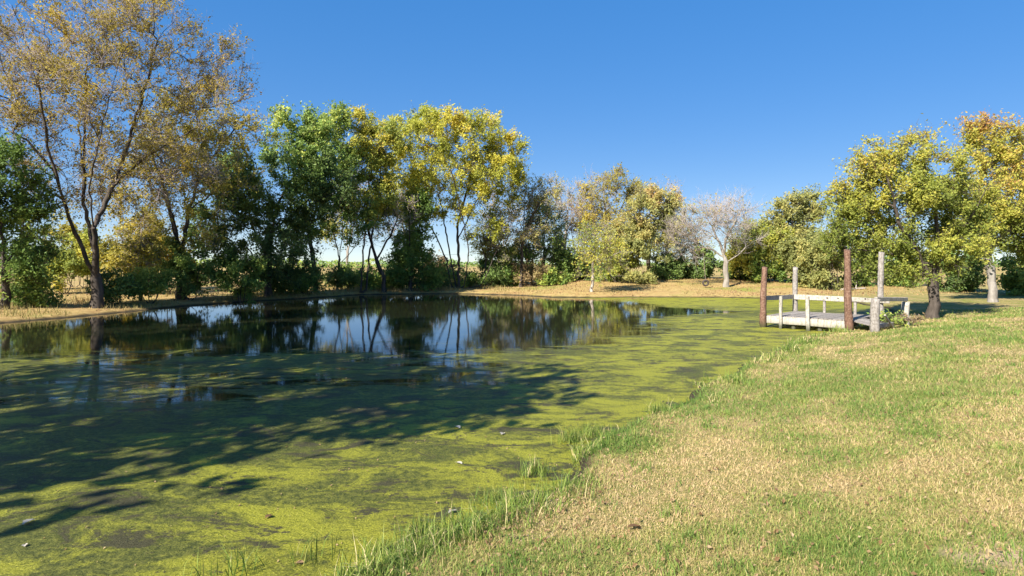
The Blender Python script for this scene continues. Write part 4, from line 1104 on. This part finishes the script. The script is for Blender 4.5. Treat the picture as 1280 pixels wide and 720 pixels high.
# ------------------------------------------------------------------ tire swing, log, fallen leaves
def tire_swing():
    y = 46.3; x = (882 - 640) / 760 * y
    g = float(height(np.array([x]), np.array([y]))[0])
    rng = np.random.default_rng(2)
    R, r = 0.185, 0.07
    zc = g + 0.12 + R + r
    root = empty('tire_swing', (x, y, g))
    tag(root, 'old tire hanging on a rope from the leafless pale tree', 'swing')
    m, t, n, l, out = new_mat('tire_rubber')
    p = n.new('ShaderNodeBsdfPrincipled'); p.inputs['Base Color'].default_value = (.055, .04, .035, 1); p.inputs['Roughness'].default_value = .8
    l.new(p.outputs[0], out.inputs[0])
    V, Fq = [], []
    N, K = 28, 10
    for i in range(N):
        a = 2 * math.pi * i / N
        for k in range(K):
            b = 2 * math.pi * k / K
            rr = R + r * math.cos(b) * (1.05 if math.cos(b) > 0 else .8) + (.008 if (i % 2 and abs(math.cos(b)) > .6 and math.cos(b) > 0) else 0)
            V.append((rr * math.cos(a), r * 1.1 * math.sin(b), rr * math.sin(a) + zc - g))
            j, kk = (i + 1) % N, (k + 1) % K
            Fq.append((i * K + k, j * K + k, j * K + kk, i * K + kk))
    link('tire', np_mesh('tire', np.array(V), [np.array(Fq)], smooth=[True]), [m], root)
    # up to the wood of the bare tree that is nearest above
    pos = r18[1]
    s = pos[(pos[:, 2] > zc + 1.6)]
    k = np.argmin(np.hypot(s[:, 0] - x, s[:, 1] - y) + np.abs(s[:, 2] - zc - 2.4) * .25)
    tip = s[k] - np.array([x, y, g])
    pts = np.linspace(np.array([0, 0, zc - g + R + r * .9]), tip, 9)
    Vv, Fq = tubes(pts[:-1], pts[1:], np.full(8, .012), np.full(8, .012), 6)
    link('rope', np_mesh('rope', Vv, [Fq], smooth=[True]), [M['twig_tan']], root)
tire_swing()

def log(label, p, q, r, mat, seed):
    rng = random.Random(seed)
    gp = float(height(np.array([p[0]]), np.array([p[1]]))[0]); gq = float(height(np.array([q[0]]), np.array([q[1]]))[0])
    root = empty('fallen_log', (p[0], p[1], gp)); bpy.context.view_layer.update()
    tag(root, label, 'log')
    post('log_stem', (p[0], p[1], gp + r * .8), (q[0], q[1], gq + r * .7), r, r * .7, mat, root, rng, knots=.12)
    m = Vector((p[0], p[1], gp + r)).lerp(Vector((q[0], q[1], gq + r)), .6)
    post('branch_stub', m, m + Vector((.15, .2, .45)), r * .4, r * .22, mat, root, rng, sides=6)
log('pale fallen log on the tan slope behind the tallest dock post', (23.6, 43.6), (25.6, 44.0), .09, 'bark_pale', 3)

def leaf_thing(label, x, y, z, size, seed, colour, group, name='fallen_leaf', tilt=.1):
    """a curled dry leaf with a stalk"""
    rng = np.random.default_rng(seed)
    nu, nv = 7, 5
    V = []
    for i in range(nu):
        f = i / (nu - 1)
        hw = size * .36 * math.sin(math.pi * (0.06 + .88 * f)) ** .8 * (1 + .22 * math.cos(f * 19))
        for j in range(nv):
            s = j / (nv - 1) * 2 - 1
            V.append((size * (f - .5), hw * s, size * (.13 * s * s * (.6 + .4 * f) + .07 * math.sin(f * 4)) + rng.normal() * size * .012))
    V = np.array(V)
    Fq = np.array([(i * nv + j, (i + 1) * nv + j, (i + 1) * nv + j + 1, i * nv + j + 1) for i in range(nu - 1) for j in range(nv - 1)])
    a = rng.uniform(0, 6.28); ca, sa = math.cos(a), math.sin(a)
    st = np.linspace((-size * .5, 0, 0), (-size * .85, size * .05, size * .06), 3)
    Vs, Fs = tubes(st[:-1], st[1:], np.full(2, size * .018), np.full(2, size * .014), 4)
    V2 = np.concatenate([V, Vs])
    R = np.array([[ca, -sa, 0], [sa, ca, 0], [0, 0, 1]])
    tx = rng.normal() * tilt; Rt = np.array([[1, 0, 0], [0, math.cos(tx), -math.sin(tx)], [0, math.sin(tx), math.cos(tx)]])
    V2 = V2 @ Rt.T @ R.T
    V2[:, 2] -= V2[:, 2].min() - 0.002
    me = np_mesh(name, V2, [Fq, Fs + len(V)], {'tint': np.full(len(V2), float(np.clip(.5 + .25 * rng.normal(), 0, 1)))}, smooth=[True, True])
    o = link(name, me, M[colour], loc=(x, y, z))
    tag(o, label, 'leaf', group)
    return o
M['leaf_pale'] = leaf_mat('dead_leaf_pale', [(0, (.38, .33, .26)), (1, (.56, .51, .44))], .2)
M['leaf_dead'] = leaf_mat('dead_leaf_brown', [(0, (.13, .07, .03)), (.5, (.25, .145, .06)), (1, (.42, .30, .16))], .2)
def wp(px, py, z=0.0):
    y = (EYE - z) * 760 / (py - HZ); return (px - 640) / 760 * y, y
for i, (px, py, sz, lab) in enumerate([(36, 654, .14, 'large whitish leaf floating on the dark water at lower left'), (31, 683, .07, 'small whitish leaf floating below the large one at lower left'),
                                       (336, 647, .10, 'tan leaf floating on bright algae at lower centre'), (566, 641, .12, 'white leaf floating by the near bank grass'),
                                       (628, 543, .12, 'pale leaf floating on algae off the bank'), (375, 705, .08, 'orange-brown leaf on the algae at the bottom edge'),
                                       (552, 483, .12, 'tiny pale leaf floating on the dull algae in mid pond'), (572, 535, .14, 'long pale leaf floating in the bright algae'), (574, 580, .10, 'white leaf bit on the algae nearer the bank')]):
    x, y = wp(px, py)
    leaf_thing(lab, x, y, .004, sz * .75, 40 + i, 'leaf_pale' if 'whit' in lab or 'pale' in lab else 'leaf_dead', 'leaves floating on the pond', 'floating_leaf')
def ground_leaf(lab, x, y, sz, i, c='leaf_dead'):
    leaf_thing(lab, x, y, float(height(np.array([x]), np.array([y]))[0]) + .02, sz, 70 + i, c, 'fallen leaves on the near lawn', tilt=.5)
for i, (px, py, sz, lab) in enumerate([(702, 714, .10, 'reddish brown leaf at the bottom edge of the lawn'), (596, 702, .13, 'curled tan leaf beside the dark soil hollow'),
                                       (793, 622, .10, 'red-brown leaf lying in straw on the lawn'), (737, 688, .08, 'pale leaf on the grass near the bottom edge')]):
    y = (EYE - .45) * 760 / (py - HZ); x = (px - 640) / 760 * y
    ground_leaf(lab, x, y, sz, i, 'leaf_pale' if 'pale' in lab else 'leaf_dead')

def litter():
    """small dead leaves sprinkled on lawn, far bank and algae: too many to count"""
    rng = np.random.default_rng(15)
    pk = Packer()
    N = 4200
    D = 3 * (20 / 3) ** rng.random(N); x = rng.uniform(-.6, .95, N) * D; y = D
    d = shore(x, y); k = (d > .1) & (rng.random(N) < .5); x, y, d = x[k], y[k], d[k]
    x2 = rng.uniform(-1.4, 2.2, 2600); y2 = rng.uniform(3.6, 9.5, 2600); d2 = shore(x2, y2); k = (d2 > .06) & (d2 < 1.0) & (rng.random(2600) < sstep(.42, .62, fbm(x2, y2, .6, 19, 3)))
    x = np.concatenate([x, x2[k]]); y = np.concatenate([y, y2[k]]); d = np.concatenate([d, d2[k]])
    c = np.stack([x, y, height(x, y, d) + .03], -1)
    Vv, Fq = leaves(c, .032, rng, up=1.2); pk.add(Vv, Fq, 0, False, np.repeat(rng.random(len(c)), 4))
    N = 16000
    x = rng.uniform(-30, 30, N); y = rng.uniform(24, 58, N)
    d = shore(x, y); k = (d > .15) & (y > np.where(x > 9, 40, 22)) & (rng.random(N) < sstep(.4, .6, fbm(x, y, 2.5, 17))); x, y, d = x[k], y[k], d[k]
    c = np.stack([x, y, height(x, y, d) + .03], -1)
    Vv, Fq = leaves(c, .12, rng, up=1.0); pk.add(Vv, Fq, 0, False, np.repeat(rng.random(len(c)) * .8, 4))
    tag(link('leaf_litter', pk.mesh('leaf_litter'), [M['leaf_dead']]), 'small brown dead leaves scattered over lawn and far bank', 'leaves', kind='stuff')
    pk = Packer()
    N = 1500
    D = 4.5 * (30 / 4.5) ** rng.random(N); x = rng.uniform(-.84, .5, N) * D; y = D
    d = shore(x, y); k = (d < -.1) & (rng.random(N) < .45); x, y = x[k], y[k]
    c = np.stack([x, y, np.full(len(x), .008)], -1)
    Vv, Fq = leaves(c, .022, rng, up=4.0); pk.add(Vv, Fq, 0, False, np.repeat(.3 + .7 * rng.random(len(c)), 4))
    tag(link('floating_leaf_litter', pk.mesh('floating_leaf_litter'), [M['leaf_dead']]), 'specks of dead leaf floating all over the pond', 'leaves', kind='stuff')
litter()

def soil_crumbs():
    """clods and crumbs of dry earth on the worn patch and in the hollows by the bank"""
    rng = np.random.default_rng(31)
    spots = [(2.95, 3.55, .36, 420)] + [(a, b, r, 60) for a, b, r in HOLLOWS]
    P = np.concatenate([np.stack([a + rng.normal(size=n) * r * .6, b + rng.normal(size=n) * r * .5], -1) for a, b, r, n in spots])
    n = len(P); r = .004 + .008 * rng.random(n) ** 3
    z = height(P[:, 0], P[:, 1]) + r * .5
    o = np.array([(1, 0, 0), (0, 1, 0), (-1, 0, 0), (0, -1, 0), (0, 0, .7), (0, 0, -.7)], float)
    V = np.stack([P[:, 0], P[:, 1], z], -1)[:, None, :] + o[None] * r[:, None, None] * rng.uniform(.6, 1.4, (n, 6, 1)) + rng.normal(size=(n, 6, 3)) * r[:, None, None] * .2
    f = np.array([(0, 1, 4), (1, 2, 4), (2, 3, 4), (3, 0, 4), (1, 0, 5), (2, 1, 5), (3, 2, 5), (0, 3, 5)])
    me = np_mesh('soil_crumbs', V.reshape(-1, 3), [(np.arange(n)[:, None, None] * 6 + f[None]).reshape(-1, 3)], smooth=[False])
    tag(link('soil_crumbs', me, M['crumb']), 'crumbs of dry earth on the worn patches of the lawn', 'soil', kind='stuff')
M['crumb'] = bark_mat('dry_earth', (0.20, 0.13, 0.075), (0.44, 0.32, 0.20), scale=40, stretch=1, bump=.3)
soil_crumbs()
